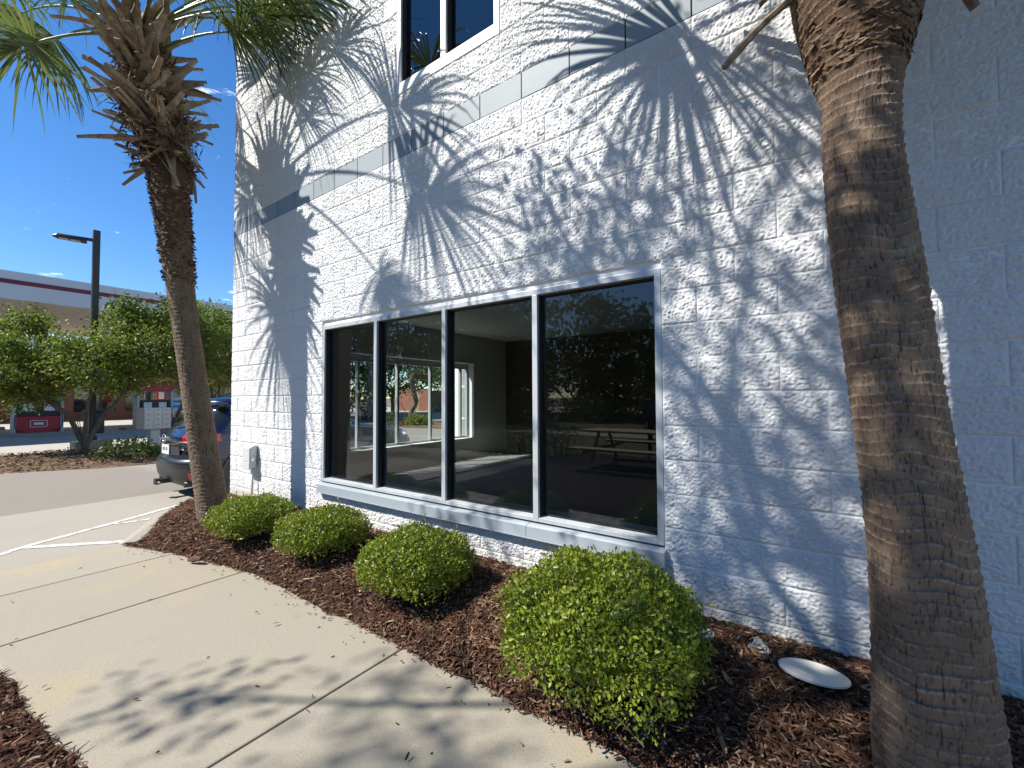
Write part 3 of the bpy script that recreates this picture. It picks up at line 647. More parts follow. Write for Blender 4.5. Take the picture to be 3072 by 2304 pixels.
def frond(parent, base, hub, r, blade=.95, nseg=46, droop=.55, fan=118, mat_=None, sunny=False):
    """costapalmate fan leaf: petiole from base to hub, blade of joined then free drooping segments"""
    base, hub = np.array(base, float), np.array(hub, float); L = np.linalg.norm(hub-base)
    mid = (base+hub)/2+np.array([0, 0, .16*L]); ts = np.linspace(0, 1, 9)
    pts = [(1-t)**2*base+2*t*(1-t)*mid+t*t*hub for t in ts]
    o = MB().tube(pts, [.022-.012*t for t in ts], 6); tan = unit(hub-mid)
    side = unit(np.cross(tan, [0, 0, 1])); nor = unit(np.cross(side, tan)); V, F = [], []
    if sunny:                                                  # blade turned towards the light
        nor = nor*.45-SUN*.75; nor = unit(nor-tan*(nor@tan)); side = unit(np.cross(tan, nor))
    tw = r.normal()*(.15 if sunny else .35); side, nor = side*math.cos(tw)+nor*math.sin(tw), nor*math.cos(tw)-side*math.sin(tw)
    ns = 8; fan = fan*r.uniform(.78, .98); sag = r.uniform(.15, .5)
    for k in range(nseg):
        if r.random() < .07: continue
        f = k/(nseg-1)*2-1; a = RAD(fan)*f+r.normal()*.02; ln = blade*(1-.30*abs(f)**2)*r.uniform(.74, 1.08)
        st = hub+tan*(.22*blade*(1-abs(f)))                        # costa runs into the blade
        d0 = tan*math.cos(a)+side*math.sin(a)+nor*(.12-sag*abs(math.sin(a))**1.5+r.normal()*.05); d0 = unit(d0); p = st.copy(); d = d0.copy(); w0 = .030*blade*r.uniform(.85, 1.15)
        dr = droop*r.uniform(.6, 2.0)
        b = len(V)
        for i in range(ns):
            t = i/(ns-1); w = w0*(.4+2.7*t if t < .20 else .94*(1-((t-.20)/.80)**1.7)+.03)
            sd = unit(np.cross(d, nor)+1e-6); up_ = unit(np.cross(sd, d))
            V += [p+sd*w*.5, p+up_*w*.28, p-sd*w*.5]
            p = p+d*ln/(ns-1); d = unit(d+np.array([0, 0, -1])*dr*(t**1.4)*.55+r.normal(size=3)*.02)
        for i in range(ns-1):
            q = b+3*i; F += [(q, q+3, q+4, q+1), (q+1, q+4, q+5, q+2)]
    fr = mesh_np('frond', V, F, mat_ or M['frond'], parent)
    ph = chain(parent)
    o.build('petiole', M['petiole'], fr, smooth=True)
    return fr

def boot_mesh(seed, Lb):
    r = np.random.default_rng(seed); V, F = [], []; ns = 7; th = .010
    for i in range(ns):
        t = i/(ns-1); w = .13*(1-t)**2.2+.050+.006*math.sin(7*t+seed); cup = .030*(1-t)+.010; x = t*Lb; z = .10*Lb*math.sin(t*2.2+.3*seed)*(1 if seed % 2 else .4)+.02*t; y0 = .04*math.sin(seed*2.1)*t
        prof = [(-.5, cup), (-.28, .25*cup), (0, 0), (.28, .25*cup), (.5, cup)]
        for a, c in prof: V.append((x, y0+a*w, z+c))
        for a, c in reversed(prof): V.append((x, y0+a*w*.92, z+c-th))
    n = 10
    for i in range(ns-1):
        for j in range(n): F.append((i*n+j, (i+1)*n+j, (i+1)*n+(j+1) % n, i*n+(j+1) % n))
    F += [tuple(range(n)), tuple(reversed(range((ns-1)*n, ns*n)))]
    me = bpy.data.meshes.new('boot'); me.from_pydata(V, [], F); me.update(); me.materials.append(M['boot']); return me
BOOTS = [boot_mesh(s, L_) for s, L_ in enumerate([.42, .52, .36, .60, .46, .30])]
def place_boot(parent, p, az, el, roll, k, sc=1.):
    o = link('boot', BOOTS[k % len(BOOTS)], None, parent); o.location = Vector(p)-chain(parent)
    o.rotation_euler = (Matrix.Rotation(az, 3, 'Z') @ Matrix.Rotation(-el, 3, 'Y') @ Matrix.Rotation(roll, 3, 'X')).to_euler(); o.scale = (sc, sc, sc); return o
def fibres(parent, pts, name='fibre', m=None):
    C = np.array([p for p, d, n, l in pts]); D = np.array([d for p, d, n, l in pts]); Nn = np.array([n for p, d, n, l in pts]); L = np.array([l for p, d, n, l in pts])
    V, F = leaf_arrays(C, D, Nn, L, np.minimum(L*.36, .022), .1); o = mesh_np(name, V, F, m or M['fibre'], parent); o['kind'] = 'stuff'; return o

# left palm
LPATH = [(-5.38, -.66, .05), (-5.40, -.67, .25), (-5.50, -.80, 1.4), (-5.61, -.92, 2.55), (-5.72, -1.0, 3.6), (-5.85, -1.04, 4.2), (-6.15, -1.09, 5.0), (-6.45, -1.13, 5.7)]
LRAD = [.165, .148, .128, .126, .165, .19, .19, .15]
pl = thing('palm_tree', 'left palm with criss-cross dry leaf stubs below a green crown, by the building corner', 'palm tree', (-5.4, -.67, .1), group='palms along the building')
trunk_mesh('trunk', LPATH, LRAD, M['trunkL'], pl, .042, .009, 90, .009, 3, .003, .004)
r5 = np.random.default_rng(5)
ax = lambda z: np.array([np.interp(z, [p[2] for p in LPATH], [p[0] for p in LPATH]), np.interp(z, [p[2] for p in LPATH], [p[1] for p in LPATH]), z])
arad = lambda z: np.interp(z, [p[2] for p in LPATH], LRAD)
fb = []
for i in range(2600):
    z = 2.7+1.7*r5.random()**.8; a = r5.uniform(0, 2*math.pi); o_ = np.array([math.cos(a), math.sin(a), 0]); tn = np.array([-math.sin(a), math.cos(a), 0])
    fb.append((ax(z)+o_*arad(z)*.97, tn*r5.choice([-1, 1])*.9+np.array([0, 0, r5.normal()*.35-.15])+o_*r5.uniform(.05, .45), o_+r5.normal(size=3)*.3, r5.uniform(.03, .085)))
for i in range(2600):
    z = 4.0+1.75*r5.random(); a = r5.uniform(0, 2*math.pi); o_ = np.array([math.cos(a), math.sin(a), 0]); k = r5.uniform(.9, 1.75)
    fb.append((ax(z)+o_*arad(z)*k, np.array([-math.sin(a), math.cos(a), 0])*r5.normal()*.8+np.array([0, 0, r5.normal()*.7])+o_*r5.uniform(-.1, .6), o_+r5.normal(size=3)*.5, r5.uniform(.05, .16)))
fibres(pl, fb)
nbt = 0
for i in range(165):
    z = 4.0+1.77*(i/165)**.95; a = i*2.39996+r5.normal()*.25; t = (z-4.02)/1.75
    el = RAD(-30+r5.normal()*28) if t < .14 else RAD(14+36*t+r5.normal()*16)
    az = a+r5.normal()*.7
    p = ax(z)+np.array([math.cos(a), math.sin(a), 0])*arad(z)*.86
    place_boot(pl, p, az, el, r5.normal()*.4, i, .66+.46*t+r5.random()*.22)
crown = np.array([-6.45, -1.13, 5.75])
hubs = [at(172, 118, 5.6), at(655, 55, 5.0), at(850, -30, 4.6), at(760, 40, 4.9), at(330, -60, 5.6), at(40, -40, 6.2),
        (-4.55, -2.0, 6.20), (-4.30, -1.25, 6.0), (-7.35, -1.7, 6.85), (-5.6, -2.7, 6.5), (-7.4, -2.5, 6.3), (-7.9, -.6, 6.1), (-5.2, -.45, 6.9), (-6.6, -1.5, 7.4), (-7.6, -1.0, 7.3), (-6.9, -1.9, 5.35), at(700, 20, 5.3), at(780, -60, 5.1), at(60, 40, 6.0), at(230, 0, 5.3), at(560, -20, 5.5), at(900, -70, 4.9)]
rf = np.random.default_rng(15)
for kf, h in enumerate(hubs):
    st = crown+unit(np.array(h)-crown)*.12; frond(pl, st, h, rf, 1.12, 44, 1.3 if kf < 6 else rf.uniform(.6, 1.2), sunny=(kf in (6, 7, 8, 15)))
frond(pl, crown-[0, 0, .35], (-5.25, -.62, 5.55), rf, .9, 40, 1.3)

# right palm
RPATH = [(.31, -.64, .08), (.31, -.64, .22), (.285, -.64, .88), (.235, -.63, 1.44), (.195, -.62, 1.93), (.165, -.61, 2.35), (.165, -.60, 2.6), (.165, -.60, 2.85), (.165, -.60, 3.1), (.16, -.60, 3.6), (.15, -.6, 4.1)]
RRAD = [.184, .172, .142, .130, .130, .119, .126, .185, .215, .22, .16]
prt = thing('palm_tree', 'nearest palm with ringed grey-brown trunk in front of the white wall at right', 'palm tree', (.31, -.64, .1), group='palms along the building')
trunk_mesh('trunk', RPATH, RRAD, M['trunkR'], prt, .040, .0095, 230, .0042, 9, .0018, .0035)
r6 = np.random.default_rng(6); fb = []
rx = lambda z: np.array([np.interp(z, [p[2] for p in RPATH], [p[0] for p in RPATH]), np.interp(z, [p[2] for p in RPATH], [p[1] for p in RPATH]), z])
rrad = lambda z: np.interp(z, [p[2] for p in RPATH], RRAD)
for i in range(3000):
    z = 2.66+1.0*r6.random(); a = r6.uniform(0, 2*math.pi); o_ = np.array([math.cos(a), math.sin(a), 0]); tn = np.array([-math.sin(a), math.cos(a), 0])
    fb.append((rx(z)+o_*rrad(z)*.985, tn*r6.choice([-1, 1])+np.array([0, 0, r6.normal()*.3+.25])+o_*r6.uniform(0, .12), o_+r6.normal(size=3)*.25, r6.uniform(.02, .055)))
fibres(prt, fb)
for i in range(40):
    z = 3.25+.85*(i/40); a = i*2.39996; place_boot(prt, rx(z)+np.array([math.cos(a), math.sin(a), 0])*rrad(z)*.85, a+r6.normal()*.4, RAD(25+30*i/40+r6.normal()*10), r6.normal()*.3, i, 1.)
# broken dry stalk hanging from the fibre mass
stk = MB(); a_, b_ = np.array([.03, -.60, 3.10]), at(2172, 203, 1.74)
stk.tube([a_+(b_-a_)*t+np.array([0, 0, .03*math.sin(3.1*t)]) for t in np.linspace(0, 1, 7)], [.020, .016, .014, .013, .014, .016, .013], 6); stk.build('dead_stalk', M['boot'], prt)
place_boot(prt, rx(3.12)+np.array([-.14, -.12, 0]), math.pi*1.1, RAD(-40), .2, 2, .6)
a_, b_ = np.array([.30, -.52, 3.25]), at(2925, 26, 1.66)
MB().tube([a_+(b_-a_)*t+np.array([0, 0, .06*math.sin(3.1*t)]) for t in np.linspace(0, 1, 7)], [.022, .017, .014, .013, .014, .020, .016], 6).build('dead_stalk', M['boot'], prt)
rc = np.array([.15, -.6, 4.15])
for h in [(-1.30, -.95, 4.95), (-.15, -.5, 5.15), (.9, -1.6, 5.0), (1.4, -.9, 4.8), (.5, -1.9, 4.6), (.2, -.8, 5.6), (1.2, -.35, 5.0), (.6, -1.2, 5.5), (1.6, -1.3, 4.2), (.9, -.3, 4.1), (-.2, -1.3, 5.5)]:
    frond(prt, rc+unit(np.array(h)-rc)*.1, h, r6, 1.12, 44, r6.uniform(.6, 1.1), sunny=(h[0] < -1))

# ------------------------------------------------------------------ trees
def tree(name, label, base, clusters, nleaf, leaf, m, r0, stems=1, stemh=1.5, spread=.45, group=None, crad=.5, seed=0, drop=.0, cat='tree', minr=.006):
    r = np.random.default_rng(seed); base = np.array(base, float); t = thing(name, label, cat, tuple(base), group=group)
    clusters = np.array(clusters, float); nodes = [base.copy()]; par = [-1]
    for s in range(stems):
        p = base.copy(); prev = 0; a = 2*math.pi*s/stems+r.random(); k = 5
        for i in range(k):
            tt = (i+1)/k; p = base+np.array([math.cos(a)*spread*tt**1.2*(stems > 1), math.sin(a)*spread*tt**1.2*(stems > 1), stemh*tt])+r.normal(size=3)*.02*stemh*np.array([1, 1, 0])
            nodes.append(p); par.append(prev); prev = len(nodes)-1
    order = np.argsort(np.linalg.norm(clusters-(base+[0, 0, stemh]), axis=1)); tips = []
    for ci in order:
        c = clusters[ci]; A = np.array(nodes[1:]); d = np.linalg.norm(A-c, axis=1)+.6*np.maximum(0, A[:, 2]-c[2]); j = int(np.argmin(d))+1
        p0 = nodes[j]; L = np.linalg.norm(c-p0); n = max(2, int(L/.35)); prev = j
        bend = r.normal(size=3)*.045*L+np.array([0, 0, -.05*L])
        for i in range(n):
            tt = (i+1)/n; nodes.append(p0*(1-tt)+c*tt+bend*math.sin(math.pi*tt)); par.append(prev); prev = len(nodes)-1
        tips.append(prev)
    cnt = np.zeros(len(nodes)); 
    for tp in tips:
        q = tp
        while q >= 0: cnt[q] += 1; q = par[q]
    R = r0*np.sqrt(np.maximum(cnt, .5)/max(1, len(tips)))*np.sqrt(stems if stems > 1 else 1); R = np.clip(R, minr, r0)
    V, F = [], []
    ch = {}
    for i, p in enumerate(par):
        if p >= 0: ch.setdefault(p, []).append(i)
    mb = MB(); seen = set()
    def run(start, frm):
        st = [(start, frm)]
        while st:
            i, f = st.pop(); pts = [nodes[f], nodes[i]]; rd = [min(R[f], R[i]*1.25), R[i]]
            while ch.get(i):
                c = sorted(ch[i], key=lambda k: -cnt[k]); st += [(k, i) for k in c[1:]]; i = c[0]; pts.append(nodes[i]); rd.append(R[i])
            mb.tube(pts, rd, 8 if rd[0] > .04 else 5)
    for k in ch[0]: run(k, 0)
    mb.build('trunk', M['bark'], t, smooth=True)
    per = max(1, nleaf//len(clusters)); n = per*len(clusters); C = np.repeat(clusters, per, 0)+r.normal(size=(n, 3))*crad*np.array([.62, .62, .45]); C[:, 2] += drop*r.normal(size=n)
    D = unit(r.normal(size=(n, 3))+[0, 0, -.25]); Nn = unit(r.normal(size=(n, 3))+[0, 0, .9]); Ls = leaf*r.uniform(.6, 1.3, n)
    V, F = leaf_arrays(C, D, Nn, Ls, Ls*.55, .12); mesh_np('crown', V, F, m, t)
    return t
def shell(c, R, n, r, lo=-.4, fill=.35):
    d = unit(r.normal(size=(n, 3))); d[:, 2] = np.where(d[:, 2] < lo, -d[:, 2], d[:, 2]); k = np.where(r.random(n) < fill, r.uniform(.3, .8, n), r.uniform(.78, 1.05, n))
    return np.array(c)+d*k[:, None]*np.array(R)
r9 = np.random.default_rng(9)
# island trees in the car park
A = np.array([-17.32, .47, LOT+.08]); cA = np.concatenate([shell(at(150, 1105, 12.3), (2.2, 2.3, .90), 84, r9, -.7), shell(at(300, 1075, 12.6), (1.3, 1.3, .6), 26, r9), shell(at(35, 1165, 11.8), (1.1, .9, .55), 22, r9, -.7), shell(at(95, 985, 12.4), (.4, .45, .5), 7, r9), shell(at(20, 1000, 12.4), (.4, .45, .35), 5, r9)])
tree('myrtle_tree', 'spreading multi-stem tree on the mulch island beside the lamp post', A, cA, 32000, .095, M['myrtle'], .062, 7, 1.1, .38, 'trees on the car park island', .36, 21)
Bp = at(500, 1290, 14.6); Bp[2] = LOT+.05
cB = np.concatenate([shell(at(460, 1065, 14.0), (1.4, 1.6, 1.2), 70, r9, -.8), shell(at(400, 950, 14.0), (.4, .5, .4), 8, r9), shell(at(560, 1000, 14.6), (1.2, 1.3, 1.0), 30, r9)])
tree('myrtle_tree', 'leafy green tree behind the left palm trunk', Bp, cB, 25000, .095, M['myrtle'], .06, 5, 1.2, .5, 'trees on the car park island', .36, 22)
Cp = at(660, 1290, 17.0); Cp[2] = LOT+.05
cC = np.concatenate([shell(at(675, 1060, 16.8), (1.4, 1.6, 1.55), 75, r9, -.8)])
tree('myrtle_tree', 'leafy green tree at the edge of the white building corner, above the blue car', Cp, cC, 19000, .10, M['myrtle'], .06, 5, 1.2, .5, 'trees on the car park island', .36, 23)

# island
isl = [(-15.3, -6.5), (-14.7, -1.4), (-13.65, .1), (-13.3, 2.0), (-13.4, 9), (-18.9, 9), (-18.75, 2.0), (-18.5, .2), (-18.2, -1.4), (-17.8, -6.5)]
iv = []; ring = []
cxi = np.mean(isl, axis=0); N1 = 40
poly = []
for a, b in zip(isl, isl[1:]+isl[:1]):
    for t in np.linspace(0, 1, 8, endpoint=False): poly.append((a[0]*(1-t)+b[0]*t, a[1]*(1-t)+b[1]*t))
npl = len(poly); V = []
for k in range(8):
    s = k/7
    for (x, y) in poly: V.append((cxi[0]+(x-cxi[0])*(1-s), cxi[1]+(y-cxi[1])*(1-s), LOT-.01+.14*math.sqrt(min(1, s*3.0))+.02*nz2(x, y+s*3, 2)))
F = [(k*npl+i, k*npl+(i+1) % npl, (k+1)*npl+(i+1) % npl, (k+1)*npl+i) for k in range(7) for i in range(npl)]
tag(mesh_np('planting_island', V, F, M['strawbed'], smooth=True), 'brown leaf-strewn planting island in the car park', kind='structure')
_n5 = 9000; _r5 = np.random.default_rng(35); _p5 = np.c_[_r5.uniform(-18.4, -13.8, _n5), _r5.uniform(-4.5, 3.5, _n5), np.full(_n5, LOT+.115)]
_p5 = _p5[(_p5[:, 0] > -18.2) & (_p5[:, 0] < -13.9-np.maximum(0, -_p5[:, 1]-.2)*.55)]; _k5 = len(_p5); _p5[:, 2] += _r5.uniform(-.02, .03, _k5)
_L5 = _r5.uniform(.04, .11, _k5); V, F = leaf_arrays(_p5, _r5.normal(size=(_k5, 3))*[1, 1, .25], unit(_r5.normal(size=(_k5, 3))*.5+[0, 0, 1]), _L5, _L5*.5, .2)
M['litter'] = mat('leaf litter', (.10, .05, .028), .9, island=[(.20, .12, .065), (.15, .08, .04), (.30, .20, .11), (.12, .07, .04), (.36, .27, .17)])
tag(mesh_np('leaf_litter', V, F, M['litter']), 'brown fallen leaves covering the car park island', kind='stuff')
# low shrub on the island
def low_shrub(name, label, p, R, n, leaf, m, seed, group=None, stems=12):
    r = np.random.default_rng(seed); t = thing(name, label, 'shrub', tuple(p), group=group); d = unit(r.normal(size=(n, 3))); d[:, 2] = np.abs(d[:, 2])
    C = d*(r.uniform(.4, 1.0, n)**.6)[:, None]*np.array(R)*(1+.25*np.sin(d[:, :1]*9+seed)*np.cos(d[:, 1:2]*7)); D = unit(d+r.normal(size=(n, 3))*.8); L = leaf*r.uniform(.6, 1.3, n)
    V, F = leaf_arrays(C+[0, 0, .03], D, unit(d+r.normal(size=(n, 3))*.5+[0, 0, .4]), L, L*.45, .12); mesh_np('foliage', V, F, m, t, world=False)
    mb = MB()
    for i in range(stems): mb.tube([(0, 0, 0), tuple(C[i]*.5), tuple(C[i]*.95)], [.012, .008, .003], 4)
    mb.build('stems', M['twig'], t, world=False); return t
p = on_ground(385, 1372, LOT+.1); low_shrub('shrub', 'dark low leafy shrub on the island right of the tree stems', p, (.75, .65, .42), 1500, .10, M['oakleaf'], 31)

# ------------------------------------------------------------------ lamp post
lp = on_ground(273, 1356, LOT); lamp = thing('lamp_post', 'dark square lamp post with flat single head, rising from a concrete base', 'lamp post', (lp[0], lp[1], LOT+.05))
MB().box((-.40, -.40, -.05), (.40, .40, .30)).build('concrete_base', M['apron'], lamp, world=False, bevel=.02)
MB().box((-.078, -.078, .3), (.078, .078, 6.75)).build('pole', M['darkpole'], lamp, world=False, bevel=.006)
MB().box((-.11, -.11, .3), (.11, .11, .42)).build('base_cover', M['darkpole'], lamp, world=False, bevel=.01)
d = unit(np.array([-.3, -1., 0])); R3 = Matrix(((d[0], -d[1], 0), (d[1], d[0], 0), (0, 0, 1)))
MB().box((.07, -.04, 6.40), (.26, .04, 6.48), R3).build('arm', M['darkpole'], lamp, world=False)
hd = MB(); hd.add([R3 @ Vector(v) for v in [(.22, -.16, 6.33), (.85, -.19, 6.36), (.95, -.08, 6.38), (.95, .08, 6.38), (.85, .19, 6.36), (.22, .16, 6.33), (.22, -.13, 6.46), (.82, -.14, 6.45), (.93, -.06, 6.42), (.93, .06, 6.42), (.82, .14, 6.45), (.22, .13, 6.46)]],
       [(5, 4, 3, 2, 1, 0), (6, 7, 8, 9, 10, 11)]+[(i, (i+1) % 6, 6+(i+1) % 6, 6+i) for i in range(6)])
hdo = hd.build('lamp_head', M['darkpole'], lamp, world=False, bevel=.01)
MB().box((.34, -.12, 6.325), (.56, .12, 6.332), R3).box((.60, -.12, 6.335), (.80, .12, 6.342), R3).build('lens', M['lampface'], hdo, world=False)

# ------------------------------------------------------------------ cars
def make_car(name, label, paint, loc, rz, group=None, L=4.55, detail=True):
    """local frame: rear at y=0, nose at +y, x to the right-hand side, z up"""
    t = thing(name, label, 'car', loc, rz, group)
    Zs = [.20, .26, .32, .38, .44, .50, .56, .60, .64, .70, .76, .82, .88, .92, .96, 1.00, 1.04, 1.06, 1.09, 1.12, 1.16, 1.22, 1.28, 1.34, 1.40, 1.46, 1.50, 1.53, 1.56, 1.59, 1.62, 1.645, 1.66, 1.668]
    rear = lambda z: np.interp(z, [.2, .26, .36, .5, .60, .64, .76, .88, .98, 1.04, 1.10, 1.2, 1.34, 1.46, 1.50, 1.54, 1.60, 1.64, 1.668], [.16, .09, .02, .0, .0, .05, .09, .06, .05, .10, .18, .28, .42, .52, .50, .47, .55, .75, 1.3])
    front = lambda z: np.interp(z, [.2, .3, .5, .7, .82, .90, .96, 1.00, 1.04, 1.08, 1.16, 1.3, 1.46, 1.56, 1.62, 1.645, 1.668], [4.42, 4.52, 4.55, 4.50, 4.42, 4.25, 3.95, 3.6, 3.30, 3.18, 3.02, 2.76, 2.46, 2.25, 2.05, 1.85, 1.6])*L/4.55
    half = lambda z: np.interp(z, [.2, .3, .5, .75, .92, 1.0, 1.06, 1.12, 1.3, 1.46, 1.54, 1.60, 1.64, 1.668], [.80, .87, .905, .92, .915, .905, .875, .85, .775, .70, .66, .60, .48, .25])
    nn = 96; V = []
    for z in Zs:
        a0, a1, w = rear(z), front(z), half(z); cy, hy = (a0+a1)/2, (a1-a0)/2; e = 7.5 if z < 1.05 else 5.0
        for j in range(nn):
            th = 2*math.pi*(j+.5)/nn; c, s = math.cos(th), math.sin(th)
            # more points near the ends: superellipse
            x = w*math.copysign(abs(c)**(2/e), c); y = hy*math.copysign(abs(s)**(2/(e+2.5)), s); V.append((x, cy+y+((.26*(abs(x)/w)**2.2-.10)*min(1, max(0, (1.2-(cy+y))/.6)) if s < 0 else 0), z))
    V = np.array(V); groups = {}
    for i in range(len(Zs)-1):
        for j in range(nn):
            q = (i*nn+j, i*nn+(j+1) % nn, (i+1)*nn+(j+1) % nn, (i+1)*nn+j); c = V[list(q)].mean(0); x, y, z = c; ax_ = abs(x)
            nrm = np.cross(V[q[1]]-V[q[0]], V[q[3]]-V[q[0]]); nrm = nrm/max(1e-9, np.linalg.norm(nrm)); g_ = 'body'
            sidey = abs(nrm[0]) > .62
            if z < .50: g_ = 'lower_cladding'
            if .50 <= z < .64 and y < .55 and detail: g_ = 'rear_bumper'
            if .64 <= z < .88 and y < .25 and ax_ < .62 and detail: g_ = 'tailgate_darkened'  # lower hatch: dark reflections painted as a separate colour zone
            if sidey and 1.10 < z < 1.50:
                if .62+(.4*(z-1.1)) < y < 1.55 or 1.63 < y < 2.62-(z-1.3)*.8: g_ = 'side_glass'
            if not sidey and 1.11 < z < 1.50 and ax_ < .66 and y < 1: g_ = 'rear_glass'
            if not sidey and 1.08 < z < 1.60 and ax_ < .70 and y > 1.8*L/4.55: g_ = 'windscreen'
            if .90 < z < 1.03 and y < .42 and ax_ > .50: g_ = 'tail_light'
            if .74 < z < .86 and y > 4.15*L/4.55 and ax_ > .48: g_ = 'headlight'
            if .34 < z < .42 and y < .30 and ax_ > .62: g_ = 'reflector'
            groups.setdefault(g_, []).append(q)
    groups.setdefault('body', []); top = tuple(range((len(Zs)-1)*nn, len(Zs)*nn)); bot = tuple(reversed(range(nn)))
    mats = {'body': paint, 'rear_bumper': M['rear_reflection'], 'tailgate_darkened': M['rear_reflection'], 'lower_cladding': M['cladding'], 'side_glass': M['carglass'], 'rear_glass': M['carglass'], 'windscreen': M['carglass'], 'tail_light': M['redlens'], 'headlight': M['chrome'], 'reflector': M['redlens']}
    body = None
    for g_ in ['body']+[k for k in groups if k != 'body']:
        fs = groups[g_]
        sides = [(g_, fs)] if g_ not in ('tail_light', 'headlight', 'reflector', 'side_glass') else [(g_, [q for q in fs if V[q[0]][0] > 0]), (g_, [q for q in fs if V[q[0]][0] <= 0])]
        for nm, ff in sides:
            if not ff: continue
            ids = sorted({k for q in ff for k in q}); mp_ = {k: n for n, k in enumerate(ids)}; F2 = [tuple(mp_[k] for k in q) for q in ff]
            if g_ == 'body':
                ids2 = ids; need = [k for k in top if k not in mp_]
                F2 = F2+[tuple(mp_[k] for k in top)] if not need else F2
            me = bpy.data.meshes.new(nm); me.from_pydata([tuple(V[k]) for k in ids], [], F2); me.update()
            o = link(nm, me, mats[g_], t, True)
            if g_ == 'body': body = o
    MB().add([tuple(V[k]) for k in range(nn)], [bot]).build('floor_pan', M['black'], t, world=False)
    for sx in (1, -1):
        for yw in (.86, .86+2.70*L/4.55):
            wx = .905*sx
            MB().cyl((sx*.60, yw, .36), (sx*.932, yw, .36), .445, n=28).build('wheel_arch', M['cladding'] if yw < 9 else M['black'], t, world=False)
            MB().cyl((sx*.62, yw, .37), (sx*.936, yw, .37), .395, n=28).build('wheel_well', M['black'], t, world=False)
            w = MB().tube([(sx*.72, yw, .345), (sx*.735, yw, .345), (sx*.90, yw, .345), (sx*.945, yw, .345), (sx*.95, yw, .345)], [.30, .345, .345, .325, .26], 28).build('wheel', M['tyre'], t, world=False, smooth=False)
            rm = MB().tube([(sx*.945, yw, .345), (sx*.953, yw, .345), (sx*.948, yw, .345)], [.25, .245, .20], 28)
            for k in range(5):
                a = 2*math.pi*k/5+.3
                for da in (-.14, .14):
                    rm.tube([(sx*.952, yw+.04*math.cos(a+da), .345+.04*math.sin(a+da)), (sx*.958, yw+.235*math.cos(a+da*.9), .345+.235*math.sin(a+da*.9))], [.022, .016], 5)
            rm.cyl((sx*.93, yw, .345), (sx*.962, yw, .345), .05, n=12); rm.build('rim', M['chrome'], w, world=False)
    if detail:
        def rearpt(x, z, d=.0): # point on the rear face
            a0, a1, w = rear(z), front(z), half(z); cy, hy = (a0+a1)/2, (a1-a0)/2; e = 7.5 if z < 1.05 else 5.0
            cc = min(1, abs(x)/w)**(e/2); ss_ = math.sqrt(max(0, 1-cc*cc)); return (x, cy-hy*ss_**(2/(e+2.5))-d+.26*(abs(x)/w)**2.2-.10, z)
        mb = MB(); V2 = [rearpt(x, z, .004) for z in (.70, .86) for x in (-.42, -.2, 0, .2, .42)]; mb.add(V2, [(i, i+1, i+6, i+5) for i in range(4)]); mb.build('plate_recess', M['cladding'], t, world=False)
        y0 = rear(.78)-.125
        pm = MB().box((-.155, y0-.008, .71), (.155, y0, .865)).build('number_plate', M['plate'], t, world=False)
        for k, x in enumerate((-.10, -.06, -.02, .04, .08)):
            MB().box((x-.012, y0-.0105, .765), (x+.012, y0-.008, .82)).build('plate_character', M['platetext'], pm, world=False)
        # round emblem: ring with a pair of wings
        em = MB(); ye = rear(.965)-.118
        em.tube([(.075*math.cos(a), ye, .965+.060*math.sin(a)) for a in np.linspace(0, 2*math.pi, 25)], .009, 6)
        em.tube([(-.066, ye, .985), (-.03, ye-.004, .975), (0, ye-.006, .945), (.03, ye-.004, .975), (.066, ye, .985)], [.005, .010, .012, .010, .005], 6); em.build('emblem', M['chrome'], t, world=False, smooth=True)
        b0 = rearpt(.44, .80, .01); MB().box((.36, b0[1]-.006, .79), (.53, b0[1]+.01, .812)).build('badge', M['chrome'], t, world=False)
        tr = MB().tube([rearpt(x, .875+.02*(abs(x) > .4), .008) for x in np.linspace(-.46, .46, 9)], .010, 6).build('garnish', M['cladding'], t, world=False)
        MB().box((-.05, -.12, .24), (.05, .08, .31)).box((-.06, -.18, .23), (.06, -.12, .32)).build('tow_hitch', M['black'], t, world=False, bevel=.006)
        MB().cyl((-.1, -.15, .27), (.1, -.15, .27), .018, n=10).build('hitch_pin', M['steel'], t, world=False)
        for sx in (1, -1): MB().tube([(sx*.55, .30, .24), (sx*.55, .045, .25)], [.045, .045], 14).build('exhaust', M['black'], t, world=False, smooth=True)
        for sx in (1, -1):
            MB().tube([rearpt(sx*x, .915, .012) for x in (.45, .55, .65, .74)], [.008, .011, .011, .008], 6).build('light_trim', M['chrome'], t, world=False)
        MB().box((-.62, .44, 1.505), (.62, .62, 1.535)).build('roof_spoiler', paint, t, world=False, bevel=.01)
        MB().tube([rearpt(.02, 1.13, .02), rearpt(.34, 1.16, .02)], [.012, .006], 5).build('rear_wiper', M['black'], t, world=False)
        for sx in (1, -1): MB().tube([(sx*.60, 1.0, 1.66), (sx*.60, 1.1, 1.70), (sx*.60, 2.1, 1.70), (sx*.60, 2.2, 1.66)], .014, 5).build('roof_rail', M['black'], t, world=False)
        for sx in (1, -1):
            for yd in (1.05, 2.05): MB().box((sx*.925-.012, yd, .86), (sx*.925+.012, yd+.18, .885)).build('door_handle', paint, t, world=False, bevel=.006)
            MB().box((sx*.98-.09, 2.55, 1.06), (sx*.98+.09, 2.66, 1.19)).build('wing_mirror', paint, t, world=False, bevel=.03)
    return t
make_car('car', 'dark blue hatchback car parked behind the left palm at the building corner', M['carblue'], (-8.68, -.10, LOT), 0.)

